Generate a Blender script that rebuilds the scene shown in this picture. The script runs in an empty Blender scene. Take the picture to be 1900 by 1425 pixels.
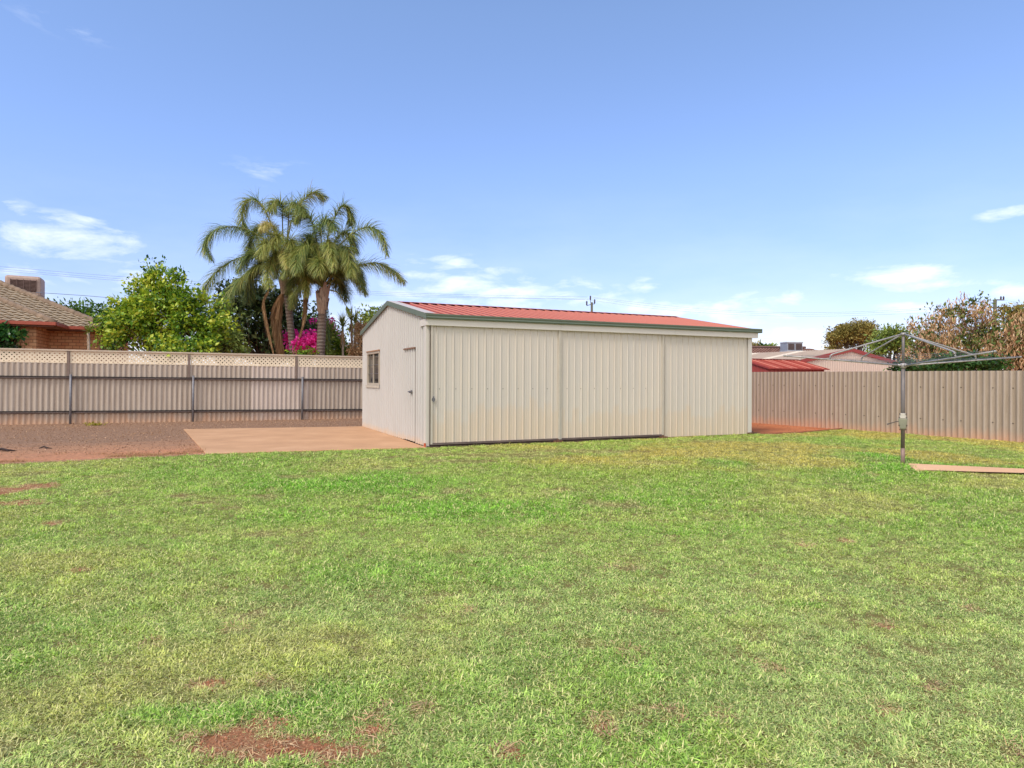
import bpy, bmesh, math, random
import numpy as np
from mathutils import Vector, Matrix
random.seed(7); RNG = np.random.default_rng(11)
S = bpy.context.scene; COL = S.collection
F, HY, ROLL, CH = 1233.0, 703.2, 0.0044, 1.5
CR, SR = math.cos(ROLL), math.sin(ROLL)

# ---------- measuring the place: turn a sight line into a real position at a known distance ----------
def ray(px, py):
    dx, dy = px-950, py-HY
    return Vector(((CR*dx+SR*dy)/F, 1, -(-SR*dx+CR*dy)/F))
def at(px, py, Y):
    r = ray(px, py); return Vector((r.x*Y, Y, CH+r.z*Y))
def gnd(px, py, z=0.0):
    r = ray(px, py); t = (z-CH)/r.z; return Vector((r.x*t, t, z))

# ---------- tags ----------
def tag(o, label=None, cat=None, group=None, kind=None):
    if label: o['label'] = label
    if cat: o['category'] = cat
    if group: o['group'] = group
    if kind: o['kind'] = kind
    return o
def thing(name, label, cat, loc=(0,0,0), rz=0, group=None):
    o = bpy.data.objects.new(name, None); o.empty_display_size = .2
    COL.objects.link(o); o.location = loc; o.rotation_euler = (0,0,rz)
    return tag(o, label, cat, group)

# ---------- mesh collector ----------
class MB:
    def __init__(s): s.v=[]; s.f=[]; s.m=[]
    def add(s, vs, fs, m=0):
        b=len(s.v); s.v.extend([tuple(v) for v in vs])
        for f in fs: s.f.append(tuple(b+i for i in f)); s.m.append(m)
        return s
    def box(s, a, b, m=0):
        x0,y0,z0=a; x1,y1,z1=b
        return s.add([(x0,y0,z0),(x1,y0,z0),(x1,y1,z0),(x0,y1,z0),(x0,y0,z1),(x1,y0,z1),(x1,y1,z1),(x0,y1,z1)],
              [(0,3,2,1),(4,5,6,7),(0,1,5,4),(1,2,6,5),(2,3,7,6),(3,0,4,7)], m)
    def hexa(s, p, m=0):
        return s.add(p, [(0,3,2,1),(4,5,6,7),(0,1,5,4),(1,2,6,5),(2,3,7,6),(3,0,4,7)], m)
    def tube(s, pts, r, n=8, m=0, cap=True):
        pts=[Vector(p) for p in pts]; N=len(pts)
        rs=r if isinstance(r,(list,tuple)) else [r]*N
        vs=[]; up=None
        for i,p in enumerate(pts):
            t=(pts[min(i+1,N-1)]-pts[max(i-1,0)])
            if t.length<1e-9: t=Vector((0,0,1))
            t.normalize()
            if up is None:
                up=Vector((0,0,1)) if abs(t.z)<.9 else Vector((1,0,0))
            a=t.cross(up)
            if a.length<1e-4: a=t.cross(Vector((0,1,0)))
            a.normalize(); b=t.cross(a).normalized(); up=-b if False else up
            for k in range(n):
                an=2*math.pi*k/n; vs.append(p+(a*math.cos(an)+b*math.sin(an))*rs[i])
        fs=[]
        for i in range(N-1):
            for k in range(n):
                k2=(k+1)%n; fs.append((i*n+k,i*n+k2,(i+1)*n+k2,(i+1)*n+k))
        if cap: fs.append(tuple(range(n))[::-1]); fs.append(tuple((N-1)*n+k for k in range(n)))
        return s.add(vs, fs, m)
    def build(s, name, mats, parent=None, smooth=False, bevel=0, solid=0):
        me=bpy.data.meshes.new(name); me.from_pydata(s.v,[],s.f); me.update()
        if not isinstance(mats,(list,tuple)): mats=[mats]
        for m in mats: me.materials.append(m)
        if len(mats)>1: me.polygons.foreach_set('material_index', s.m)
        if smooth: me.polygons.foreach_set('use_smooth',[True]*len(me.polygons))
        o=bpy.data.objects.new(name, me); COL.objects.link(o)
        if parent: o.parent=parent
        if solid:
            md=o.modifiers.new('solid','SOLIDIFY'); md.thickness=solid; md.offset=-1
        if bevel:
            md=o.modifiers.new('bevel','BEVEL'); md.width=bevel; md.segments=2; md.limit_method='ANGLE'
        return o
def npmesh(name, V, Fc, mat, parent=None, tone=None, link=True, smooth=False):
    V=np.asarray(V,np.float32); Fc=np.asarray(Fc,np.int32); k=Fc.shape[1]
    me=bpy.data.meshes.new(name)
    me.vertices.add(len(V)); me.vertices.foreach_set('co',V.ravel())
    me.loops.add(Fc.size); me.loops.foreach_set('vertex_index',Fc.ravel())
    me.polygons.add(len(Fc)); me.polygons.foreach_set('loop_start',np.arange(0,Fc.size,k,dtype=np.int32))
    me.update(calc_edges=True)
    if tone is not None:
        a=me.attributes.new('tone','FLOAT','POINT'); a.data.foreach_set('value',np.asarray(tone,np.float32))
    if mat: me.materials.append(mat)
    if smooth: me.polygons.foreach_set('use_smooth',[True]*len(me.polygons))
    o=bpy.data.objects.new(name,me)
    if link: COL.objects.link(o)
    if parent: o.parent=parent
    return o

# ---------- materials ----------
def lin(c):
    c=[x/255 for x in c]
    return tuple((x/12.92 if x<=.04045 else ((x+.055)/1.055)**2.4) for x in c)+(1,)
class NT:
    def __init__(s, m):
        m.use_nodes=True; s.t=m.node_tree; s.t.nodes.clear()
    def n(s, typ, **kw):
        nd=s.t.nodes.new(typ)
        for k,v in kw.items():
            if k.startswith('i_'):
                key=k[2:]; key=int(key) if key.isdigit() else key.replace('_',' ')
                nd.inputs[key].default_value=v
            else: setattr(nd,k,v)
        return nd
    def l(s,a,b): s.t.links.new(a,b)
    def math(s, op, a, b=None, clamp=False):
        nd=s.n('ShaderNodeMath', operation=op, use_clamp=clamp)
        for i,x in enumerate((a,b)):
            if x is None: continue
            if isinstance(x,(int,float)): nd.inputs[i].default_value=x
            else: s.l(x,nd.inputs[i])
        return nd.outputs[0]
    def mix(s, fac, a, b, blend='MIX'):
        nd=s.n('ShaderNodeMix', data_type='RGBA', blend_type=blend)
        for sock,x in ((nd.inputs[0],fac),(nd.inputs[6],a),(nd.inputs[7],b)):
            if isinstance(x,(int,float)): sock.default_value=x
            elif isinstance(x,tuple): sock.default_value=x
            else: s.l(x,sock)
        return nd.outputs[2]
    def ramp(s, fac, stops, interp='LINEAR'):
        nd=s.n('ShaderNodeValToRGB'); cr=nd.color_ramp; cr.interpolation=interp
        while len(cr.elements)<len(stops): cr.elements.new(.5)
        for e,(p,c) in zip(cr.elements,stops):
            e.position=p; e.color=c if isinstance(c,tuple) else (c,c,c,1)
        s.l(fac,nd.inputs[0]); return nd.outputs[0]
    def noise(s, vec, scale, detail=4, rough=.55, dist=0):
        nd=s.n('ShaderNodeTexNoise'); nd.inputs['Scale'].default_value=scale
        nd.inputs['Detail'].default_value=detail; nd.inputs['Roughness'].default_value=rough
        nd.inputs['Distortion'].default_value=dist
        if vec is not None: s.l(vec,nd.inputs['Vector'])
        return nd.outputs['Fac']
    def mapping(s, vec, sc=(1,1,1), loc=(0,0,0), rot=(0,0,0)):
        nd=s.n('ShaderNodeMapping'); s.l(vec,nd.inputs[0])
        nd.inputs['Scale'].default_value=sc; nd.inputs['Location'].default_value=loc; nd.inputs['Rotation'].default_value=rot
        return nd.outputs[0]
    def obj(s): return s.n('ShaderNodeTexCoord').outputs['Object']
    def bump(s, h, strength=.3, dist=.01):
        nd=s.n('ShaderNodeBump'); nd.inputs['Strength'].default_value=strength; nd.inputs['Distance'].default_value=dist
        s.l(h,nd.inputs['Height']); return nd.outputs[0]
    def out(s, col, rough=.6, metal=0, spec=.5, normal=None, trans=None):
        b=s.n('ShaderNodeBsdfPrincipled')
        if isinstance(col,tuple): b.inputs['Base Color'].default_value=col
        else: s.l(col,b.inputs['Base Color'])
        if isinstance(rough,(int,float)): b.inputs['Roughness'].default_value=rough
        else: s.l(rough,b.inputs['Roughness'])
        b.inputs['Metallic'].default_value=metal; b.inputs['Specular IOR Level'].default_value=spec
        if normal is not None: s.l(normal,b.inputs['Normal'])
        o=s.n('ShaderNodeOutputMaterial')
        if trans is not None:
            tr=s.n('ShaderNodeBsdfTranslucent'); s.l(col,tr.inputs[0]) if not isinstance(col,tuple) else None
            if isinstance(col,tuple): tr.inputs[0].default_value=col
            mx=s.n('ShaderNodeMixShader'); mx.inputs[0].default_value=trans
            s.l(b.outputs[0],mx.inputs[1]); s.l(tr.outputs[0],mx.inputs[2]); s.l(mx.outputs[0],o.inputs[0])
        else: s.l(b.outputs[0],o.inputs[0])
def newmat(name): m=bpy.data.materials.new(name); return m, NT(m)
def plain(name, c, rough=.6, metal=0, var=.12, scale=6, spec=.4, stretch=(1,1,1), bump=0):
    m,t=newmat(name); v=t.mapping(t.obj(),stretch)
    nz=t.noise(v,scale,6,.6); c=lin(c) if max(c)>1.001 else c
    a=tuple(x*(1-var) for x in c[:3])+(1,); b=tuple(min(1,x*(1+var)) for x in c[:3])+(1,)
    nrm=t.bump(t.noise(v,scale*6,4,.6),bump,.01) if bump else None
    t.out(t.ramp(nz,[(.3,a),(.7,b)]), rough, metal, spec, nrm); return m
def leafmat(name, cols, trans=.25, rough=.55, spec=.3):
    m,t=newmat(name); a=t.n('ShaderNodeAttribute'); a.attribute_name='tone'
    n=len(cols); st=[(i/(n-1), lin(c)) for i,c in enumerate(cols)]
    t.out(t.ramp(a.outputs['Fac'],st), rough,0,spec,None,trans); return m

M={}
def streaked(name, base, dark, light, low, pitch=.152, lowz=.35, rough=.75):
    """weathered fibre-cement: vertical streaks, painted crest and trough shading, red dust splashed near the soil"""
    m,t=newmat(name); o=t.obj()
    st=t.noise(t.mapping(o,(7,7,.5)),1.4,5,.65); fine=t.noise(t.mapping(o,(1,1,.4)),26,4,.6)
    c=t.ramp(st,[(.28,lin(dark)),(.5,lin(base)),(.74,lin(light))])
    c=t.mix(t.math('MULTIPLY',t.ramp(fine,[(.42,0.0),(.75,1.0)]),.35),c,lin(dark))
    sx=t.n('ShaderNodeSeparateXYZ'); t.l(o,sx.inputs[0])
    cr=t.math('PINGPONG',sx.outputs[0],pitch/2); c=t.mix(t.ramp(t.math('DIVIDE',cr,pitch),[(.0,.62),(.12,.4),(.26,0.0)]),c,lin(tuple(min(255,x+14) for x in light)))  # crest light painted into the colour along each wave
    c=t.mix(t.ramp(t.math('DIVIDE',cr,pitch),[(.3,0.0),(.5,.4)]),c,lin(dark))  # trough shade painted in as a darker tone
    edge=t.noise(t.mapping(o,(3,3,1.2)),1.3,4,.6)
    z=t.math('SUBTRACT',sx.outputs[2],t.math('MULTIPLY',t.math('SUBTRACT',edge,.5),lowz*1.8))
    k=t.ramp(t.math('DIVIDE',z,lowz),[(.0,1.0),(1.0,0.0)])
    c=t.mix(t.math('MULTIPLY',k,.62),c,lin(low))
    t.out(c,rough,0,.25,t.bump(fine,.2,.004)); return m
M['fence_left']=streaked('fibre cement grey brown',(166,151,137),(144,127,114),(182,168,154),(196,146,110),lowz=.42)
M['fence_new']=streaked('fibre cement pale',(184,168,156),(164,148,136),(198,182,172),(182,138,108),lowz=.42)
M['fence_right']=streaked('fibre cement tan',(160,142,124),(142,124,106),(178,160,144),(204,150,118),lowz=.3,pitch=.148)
M['lattice']=plain('lattice cream',(222,204,178),.7,var=.08)
M['fence_cap']=plain('fence cap',(190,172,152),.7,var=.12)
M['fence_post']=plain('fence post brown',(122,104,94),.75,var=.15)
M['pipe']=plain('galvanised pipe',(120,118,122),.5,.5,var=.2,scale=9)
M['rail']=plain('rusted rail',(84,70,66),.6,.35,var=.25,scale=3)
M['rail_top']=plain('dark rail strip',(44,36,34),.8,0,var=.2,scale=4)
M['bolt']=plain('bolt rust',(60,48,42),.6,.4)
M['green']=plain('eucalypt green trim',(102,112,98),.45,0,var=.05,scale=2)
M['cream']=plain('cream steel',(206,198,188),.5,0,var=.03,scale=2)
M['cream_dk']=plain('cream trim',(190,180,166),.55,0,var=.06)
M['red_trim']=plain('red trim',(150,62,56),.5,0,var=.1)
M['gap_shade']=plain('painted edge gap',(96,84,74),.9,0)
M['dark']=plain('dark void',(26,22,20),.9,0)
M['alu']=plain('window aluminium',(190,178,160),.45,.2,var=.06)
M['galv']=plain('galvanised weathered',(162,156,152),.45,.3,var=.2,scale=14)
M['galv_dk']=plain('galvanised dull',(116,108,104),.5,.3,var=.2,scale=8)
M['sleeve']=plain('pole foot',(140,116,106),.6,.2,var=.2,scale=10)
M['winder']=plain('winder casing',(142,140,120),.5,.2,var=.1)
M['winder_top']=plain('winder casing pale',(186,178,164),.5,.2,var=.1)
M['wire']=plain('wire',(110,112,120),.5,.3)
M['timber_pole']=plain('weathered pole',(92,88,72),.8,0,var=.25,scale=3,stretch=(3,3,.3))
M['insul']=plain('insulator',(70,62,70),.3)
M['cooler_l']=plain('cooler beige',(176,150,136),.6)
M['cooler_g']=plain('cooler grille',(112,88,80),.6)
M['cooler_grey']=plain('cooler grey',(140,146,156),.5)
M['gutter_red']=plain('red brown gutter',(160,78,58),.5,var=.06)
M['white']=plain('white paint',(214,208,206),.6,var=.05)
M['bark']=plain('bark',(96,80,66),.9,0,var=.3,scale=5,stretch=(2,2,.5),bump=.5)
M['bark_pale']=plain('pale bark',(150,132,116),.9,0,var=.25,scale=5,stretch=(2,2,.5),bump=.4)

# shed cladding with water-line stains per pan
def shed_mat():
    m,t=newmat('cream ribbed steel'); o=t.obj()
    sx=t.n('ShaderNodeSeparateXYZ'); t.l(o,sx.inputs[0])
    base=t.mix(t.ramp(t.noise(t.mapping(o,(1.2,1.2,.5)),1.0,5,.6),[(.3,0.0),(.7,1.0)]),lin((206,195,182)),lin((200,191,181)))
    # tan mineral film below a ragged tide line that changes pan by pan
    pan=t.math('FLOOR',t.math('DIVIDE',sx.outputs[0],.19))
    wn=t.n('ShaderNodeTexWhiteNoise',noise_dimensions='1D'); t.l(pan,wn.inputs['W'])
    n2=t.noise(t.mapping(o,(.55,.55,.2)),1.2,3,.6)
    n3=t.noise(t.mapping(o,(14,14,3)),1.0,3,.6)
    lvl=t.math('ADD',t.math('ADD',t.math('MULTIPLY',wn.outputs['Value'],.38),t.math('MULTIPLY',n2,1.0)),t.math('MULTIPLY',n3,.18))
    d=t.math('SUBTRACT',lvl,sx.outputs[2])          # >0 below the tide line
    k=t.ramp(d,[(-.1,0.0),(.1,.7),(.5,1.0)])
    k2=t.ramp(t.noise(t.mapping(o,(5,5,.7)),1.6,4,.6),[(.3,.55),(.6,1.0)])
    c=t.mix(t.math('MULTIPLY',k,k2),base,lin((206,188,168)))
    # faint vertical run-off streaks
    s2=t.noise(t.mapping(o,(22,22,.35)),1.0,3,.6)
    c=t.mix(t.math('MULTIPLY',t.ramp(s2,[(.5,0.0),(.8,1.0)]),.3),c,lin((190,168,138)))
    dust=t.ramp(t.math('ADD',sx.outputs[2],t.math('MULTIPLY',n3,.12)),[(.05,.35),(.2,0.0)])
    c=t.mix(dust,c,lin((204,182,158)))
    t.out(c,.48,0,.35); return m
M['shed']=shed_mat()
def shed_side():
    m,t=newmat('cream ribbed steel gable'); o=t.obj()
    sx=t.n('ShaderNodeSeparateXYZ'); t.l(o,sx.inputs[0])
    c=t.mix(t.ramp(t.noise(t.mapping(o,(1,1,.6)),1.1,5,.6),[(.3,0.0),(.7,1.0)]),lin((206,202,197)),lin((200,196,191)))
    pf=t.math('PINGPONG',sx.outputs[1],.095); c=t.mix(t.ramp(pf,[(.02,0.0),(.04,.85)]),c,lin((168,160,152)))  # rib shading painted in: pans between ribs toned darker
    dust=t.ramp(t.math('ADD',sx.outputs[2],t.math('MULTIPLY',t.noise(o,4,3),.2)),[(.1,.7),(.3,0.0)])
    c=t.mix(dust,c,lin((220,186,150)))
    t.out(c,.48,0,.35); return m
M['shed_side']=shed_side()
def roof_mat():
    m,t=newmat('faded red roof steel rib shading'); o=t.obj()
    n=t.noise(t.mapping(o,(1,.35,1)),1.6,5,.6)
    c=t.ramp(n,[(.3,lin((142,54,40))),(.55,lin((154,62,46))),(.75,lin((164,74,56)))])
    s=t.ramp(t.noise(t.mapping(o,(9,.6,1)),1.2,3),[(.55,0.0),(.75,.35)])
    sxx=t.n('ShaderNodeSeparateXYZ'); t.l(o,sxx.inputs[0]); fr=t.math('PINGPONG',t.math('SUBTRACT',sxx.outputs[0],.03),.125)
    c=t.mix(s,c,lin((146,70,62))); rib=t.ramp(fr,[(.026,.8),(.042,0.0)])  # rib tops lightened over darker pans: stripe shading painted into the colour
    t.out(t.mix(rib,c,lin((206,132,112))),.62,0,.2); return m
M['roof_red']=roof_mat()

# ---------- world, sun, camera ----------
def world():
    w=bpy.data.worlds.new('World'); S.world=w; t=NT(w)
    sky=t.n('ShaderNodeTexSky'); sky.sky_type='NISHITA'; sky.sun_disc=False
    sky.sun_elevation=math.radians(SUN_EL); sky.sun_rotation=math.radians(SUN_ROT)
    sky.air_density=SKY_AIR; sky.dust_density=SKY_DUST; sky.ozone_density=SKY_OZ; sky.altitude=0
    g=t.n('ShaderNodeTexCoord').outputs['Generated']
    sx=t.n('ShaderNodeSeparateXYZ'); t.l(g,sx.inputs[0])
    az=t.math('ARCTAN2',sx.outputs[0],sx.outputs[1]); el=t.math('ARCSINE',sx.outputs[2])
    cv=t.n('ShaderNodeCombineXYZ'); t.l(t.math('MULTIPLY',az,1.0),cv.inputs[0]); t.l(t.math('MULTIPLY',el,3.2),cv.inputs[1])
    warp=t.noise(cv.outputs[0],5,3,.6)
    n1=t.noise(cv.outputs[0],9,8,.62,.4)
    n2=t.noise(t.mapping(cv.outputs[0],(1,1,1),(3.1,7.7,0)),24,6,.6)
    tot=None
    for px,py,rx,ry,k in CLOUDS:
        r=ray(px,py); a=math.atan2(r.x,1); e=math.atan2(r.z,math.hypot(r.x,1))
        ca=math.cos(a); ra=rx/F*ca*ca; re=ry/F*ca
        u=t.math('DIVIDE',t.math('SUBTRACT',az,a),ra); v=t.math('DIVIDE',t.math('SUBTRACT',el,e),re)
        q=t.math('SUBTRACT',1.0,t.math('SQRT',t.math('ADD',t.math('MULTIPLY',u,u),t.math('MULTIPLY',v,v))))
        q=t.math('MULTIPLY',t.math('MAXIMUM',q,0.0),k)
        tot=q if tot is None else t.math('MAXIMUM',tot,q)
    d=t.math('ADD',tot,t.math('MULTIPLY',t.math('SUBTRACT',n1,.5),3.4))
    d=t.math('ADD',d,t.math('MULTIPLY',t.math('SUBTRACT',n2,.5),1.1))
    inmask=t.ramp(tot,[(0.0,0.0),(.25,1.0)])
    c1=t.math('MULTIPLY',t.ramp(d,[(.1,0.0),(1.15,1.0)]),inmask)
    # thin veil low on the horizon
    veil=t.math('MULTIPLY',t.ramp(el,[(0.0,1.0),(.16,.35),(.3,0.0)]),t.ramp(t.noise(t.mapping(cv.outputs[0],(1,1,1),(9,2,0)),4,5,.6),[(.38,.15),(.66,1.0)]))
    c1=t.math('MAXIMUM',c1,t.math('MULTIPLY',veil,.4))
    hs=t.n('ShaderNodeHueSaturation'); hs.inputs['Saturation'].default_value=SKY_SAT; hs.inputs['Value'].default_value=SKY_VAL
    t.l(sky.outputs[0],hs.inputs['Color'])
    col=t.mix(t.math('MULTIPLY',c1,.72),t.mix(1.0,hs.outputs[0],t.ramp(el,[(0.0,(.62,.56,.70,1)),(.12,(.68,.64,.82,1)),(.3,(.9,.86,1,1)),(.5,(1.02,.97,1.02,1))]),'MULTIPLY'),CLOUD_COL)
    # unseen bright cloud bank added behind the viewer as soft fill light
    back=t.ramp(t.math('ADD',t.math('MULTIPLY',sx.outputs[1],-1.0),t.math('MULTIPLY',t.math('SUBTRACT',t.noise(g,2.2,5,.6),.5),.8)),[(.12,0.0),(.5,1.0)])
    back=t.math('MULTIPLY',back,t.ramp(sx.outputs[2],[(0.0,.7),(.2,1.0)]))
    col=t.mix(back,col,FILL_BANK)
    b=t.n('ShaderNodeBackground'); b.inputs[1].default_value=SKY_STR; t.l(col,b.inputs[0])
    o=t.n('ShaderNodeOutputWorld'); t.l(b.outputs[0],o.inputs[0])
SUN_EL, SUN_ROT = 52, 219          # behind the viewer, a little to the left
SKY_AIR, SKY_DUST, SKY_OZ = 1.0, .15, 2.5
SKY_SAT, SKY_VAL, SKY_STR = 1.02, 1.0, .143
SKY_TINT=(1.02,.97,1.06,1); FILL_BANK=(6.0,6.2,6.5,1); CLOUD_COL=(5.3,5.6,6.1,1)
CLOUDS=[(130,440,170,52,1.05),(20,525,200,44,.7),(500,318,110,34,.2),(830,520,170,60,.7),(960,545,240,44,.75),(830,487,80,20,.55),
        (1330,570,240,46,.8),(1200,530,45,20,.65),(1690,510,190,28,1.0),(1760,528,150,18,1.0),(1870,395,80,18,.62),
        (1720,570,160,20,.6),(1880,545,80,26,.9),(130,50,150,26,.15),(20,385,60,22,.4),(260,510,120,40,.6),(1480,630,200,30,.8),(700,590,220,40,.6)]
world()
S.view_settings.view_transform='Standard'; S.view_settings.look='None'; S.view_settings.exposure=.72; S.view_settings.gamma=1
sd=bpy.data.lights.new('sun','SUN'); sd.energy=1.7; sd.angle=math.radians(18); sd.color=(1,.93,.83)
sun=bpy.data.objects.new('sun',sd); COL.objects.link(sun)
az=math.radians(SUN_ROT); ee=math.radians(SUN_EL)
sdir=Vector((math.sin(az)*math.cos(ee),math.cos(az)*math.cos(ee),math.sin(ee)))
sun.rotation_euler=sdir.to_track_quat('Z','Y').to_euler(); sun.location=(0,-5,30)
cd=bpy.data.cameras.new('camera'); cam=bpy.data.objects.new('camera',cd); COL.objects.link(cam); S.camera=cam
cd.sensor_width=36; cd.lens=36*F/1900; cd.shift_y=(HY-712.5)/1900; cd.clip_end=2000; cd.clip_start=.05
cam.matrix_world=Matrix.Translation((0,0,CH))@Matrix.Rotation(math.radians(90),4,'X')@Matrix.Rotation(ROLL,4,'Z')

# ---------- numeric noise ----------
def vnoise(x,y,seed=0,octaves=4,rough=.55):
    r=np.random.default_rng(seed); T=r.random((64,64)); out=0; amp=1; tot=0
    for o in range(octaves):
        xi=np.floor(x).astype(int); yi=np.floor(y).astype(int); fx=x-xi; fy=y-yi
        fx=fx*fx*(3-2*fx); fy=fy*fy*(3-2*fy)
        a=T[xi%64,yi%64]; b=T[(xi+1)%64,yi%64]; c=T[xi%64,(yi+1)%64]; d=T[(xi+1)%64,(yi+1)%64]
        out=out+amp*((a*(1-fx)+b*fx)*(1-fy)+(c*(1-fx)+d*fx)*fy); tot+=amp; amp*=rough; x=x*2.03+17.1; y=y*2.03+5.3
    return out/tot
def inpoly(x,y,poly):
    c=np.zeros(x.shape,bool); n=len(poly)
    for i in range(n):
        x0,y0=poly[i][0],poly[i][1]; x1,y1=poly[i-1][0],poly[i-1][1]
        k=((y0>y)!=(y1>y)); 
        with np.errstate(divide='ignore',invalid='ignore'): xi=(x1-x0)*(y-y0)/(y1-y0+1e-12)+x0
        c^=k&(x<xi)
    return c
def sst(x,a,b):
    t=np.clip((x-a)/(b-a),0,1); return t*t*(3-2*t)

BARE=[]   # (x,y,rx,ry,strength) bare or worn patches on the lawn, metres
def bp(px,py,rx,ry,s=1):
    c=gnd(px,py); a=gnd(px+rx,py); b=gnd(px,py-ry); BARE.append((c.x,c.y,a.x-c.x,max(.06,(b.y-c.y)),s))
for q in [(560,1392,120,22,1.3),(440,1380,90,26,.9),(500,1345,50,14,.6),(690,1357,26,8,.8),(390,1272,28,8,.8),(150,1060,14,5,.7),(435,1170,24,6,.6),(490,1262,22,8,.5),(0,912,50,9,.9),(55,905,40,7,.8),(20,935,50,5,.8),(60,880,36,5,.5),
          (100,972,20,4,.8),(1640,1165,22,6,.9),(1430,1240,20,7,.7),(1650,1318,20,6,.9),(1120,1350,16,6,.8),(1155,1055,36,6,.6),(1570,1005,12,5,.8),(1490,1012,10,4,.8),(1800,1130,16,5,.6),(1740,1278,20,7,.6),(950,1400,20,8,.8),(780,1320,22,8,.7),(705,1325,14,8,.7),(1210,860,60,4,.4),(850,857,70,4,.62),(930,846,110,5,.58),(1080,838,100,4,.58),(800,845,60,4,.6),(700,870,30,4,.5),(540,885,34,4,.5),(200,885,40,4,.4),(1850,905,20,5,.3),(1320,820,60,3,.4),(1150,1205,24,6,.5),(1880,1400,20,10,.6),(1250,1330,20,6,.5),(860,1135,16,5,.4),(1340,1330,20,8,.4),(280,1195,22,8,.5)]: bp(*q)
# ---------- ground ----------
SA=Vector((-1.847,14.457,0)); SYAW=.4304; U=Vector((math.cos(SYAW),math.sin(SYAW),0)); Vv=Vector((-U.y,U.x,0))
SL,SW=9.2625,6.56
def sheet(name, poly, z, mat, label=None):
    bm=bmesh.new(); vs=[bm.verts.new((p[0],p[1],z)) for p in poly]; f=bm.faces.new(vs)
    bmesh.ops.triangulate(bm,faces=[f]); bmesh.ops.recalc_face_normals(bm,faces=bm.faces)
    me=bpy.data.meshes.new(name); bm.to_mesh(me); bm.free(); me.materials.append(mat)
    if me.polygons[0].normal.z<0: me.flip_normals()
    o=bpy.data.objects.new(name,me); COL.objects.link(o); o['kind']='structure'; return o
def dirt_mat():
    m,t=newmat('red dirt'); o=t.obj()
    a=t.noise(o,1.3,6,.6); b=t.noise(o,22,5,.7)
    c=t.ramp(a,[(.3,lin((178,106,70))),(.6,lin((198,124,84))),(.8,lin((208,144,104)))])
    c=t.mix(t.ramp(b,[(.4,.35),(.6,0.0)]),c,lin((150,86,56)))
    t.out(c,.95,0,.1,t.bump(b,.8,.02)); return m
def gravel_mat():
    m,t=newmat('gravel soil'); o=t.obj()
    sx=t.n('ShaderNodeSeparateXYZ'); t.l(o,sx.inputs[0])
    a=t.noise(t.mapping(o,(.5,1.4,1)),1.0,6,.65); b=t.noise(o,14,6,.75)
    vor=t.n('ShaderNodeTexVoronoi'); vor.inputs['Scale'].default_value=26; t.l(o,vor.inputs['Vector'])
    # distance across the yard (object y runs from lawn edge to fence)
    k=t.math('ADD',t.math('DIVIDE',sx.outputs[1],5.4),t.math('MULTIPLY',t.math('SUBTRACT',a,.5),1.1))
    c=t.ramp(k,[(.05,lin((208,144,108))),(.38,lin((192,142,108))),(.75,lin((156,124,100)))])
    c=t.mix(t.ramp(b,[(.35,.6),(.6,0.0)]),c,lin((96,70,58)))
    c=t.mix(t.ramp(vor.outputs['Distance'],[(.0,.35),(.25,0.0)]),c,lin((196,160,136)))
    t.out(c,.95,0,.1,t.bump(b,.9,.03)); return m
def thatch_mat():
    m,t=newmat('lawn soil and thatch'); o=t.obj()
    a=t.noise(o,2.2,6,.6); b=t.noise(o,60,5,.7)
    c=t.ramp(a,[(.36,lin((158,98,68))),(.55,lin((166,112,80))),(.75,lin((156,120,84)))])
    sx=t.n('ShaderNodeSeparateXYZ'); t.l(o,sx.inputs[0]); tot=None
    for cx,cy,rx,ry,k in BARE:
        if k<.75: continue
        u=t.math('DIVIDE',t.math('SUBTRACT',sx.outputs[0],cx),rx*1.15); v=t.math('DIVIDE',t.math('SUBTRACT',sx.outputs[1],cy),ry*1.15)
        q=t.math('SUBTRACT',1.25,t.math('SQRT',t.math('ADD',t.math('MULTIPLY',u,u),t.math('MULTIPLY',v,v))))
        tot=q if tot is None else t.math('MAXIMUM',tot,q)
    tot=t.math('ADD',tot,t.math('MULTIPLY',t.math('SUBTRACT',t.noise(o,5,4,.6),.5),1.4))
    c=t.mix(t.ramp(tot,[(.0,1.0),(.25,0.0)]),c,t.ramp(a,[(.3,lin((128,104,66))),(.5,lin((122,122,64))),(.7,lin((112,124,58)))]))
    f=t.noise(t.mapping(o,(90,260,90),(0,0,0),(0,0,.7)),1.0,3,.7)
    c=t.mix(t.ramp(f,[(.52,0.0),(.64,.55)]),c,lin((200,180,132)))
    c=t.mix(t.ramp(b,[(.35,.6),(.6,0.0)]),c,lin((96,70,46)))
    t.out(c,.95,0,.1,t.bump(b,.7,.015)); return m
def conc_mat(name,c0,c1,c2):
    m,t=newmat(name); o=t.obj(); a=t.noise(o,1.1,6,.6); b=t.noise(o,40,4,.7)
    c=t.ramp(a,[(.3,lin(c0)),(.55,lin(c1)),(.75,lin(c2))])
    t.out(t.mix(t.ramp(b,[(.4,.18),(.6,0.0)]),c,lin((150,100,76))),.9,0,.2,t.bump(b,.2,.004)); return m
M['dirt']=dirt_mat(); M['gravel']=gravel_mat(); M['thatch']=thatch_mat()
M['conc']=conc_mat('dusty concrete',(186,144,108),(200,156,118),(210,168,130))
M['conc2']=conc_mat('pink concrete path',(220,172,132),(228,180,138),(234,188,148))
R=700
g=sheet('ground',[(-R,-R),(R,-R),(R,R),(-R,R)],0,M['dirt'])
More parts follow.
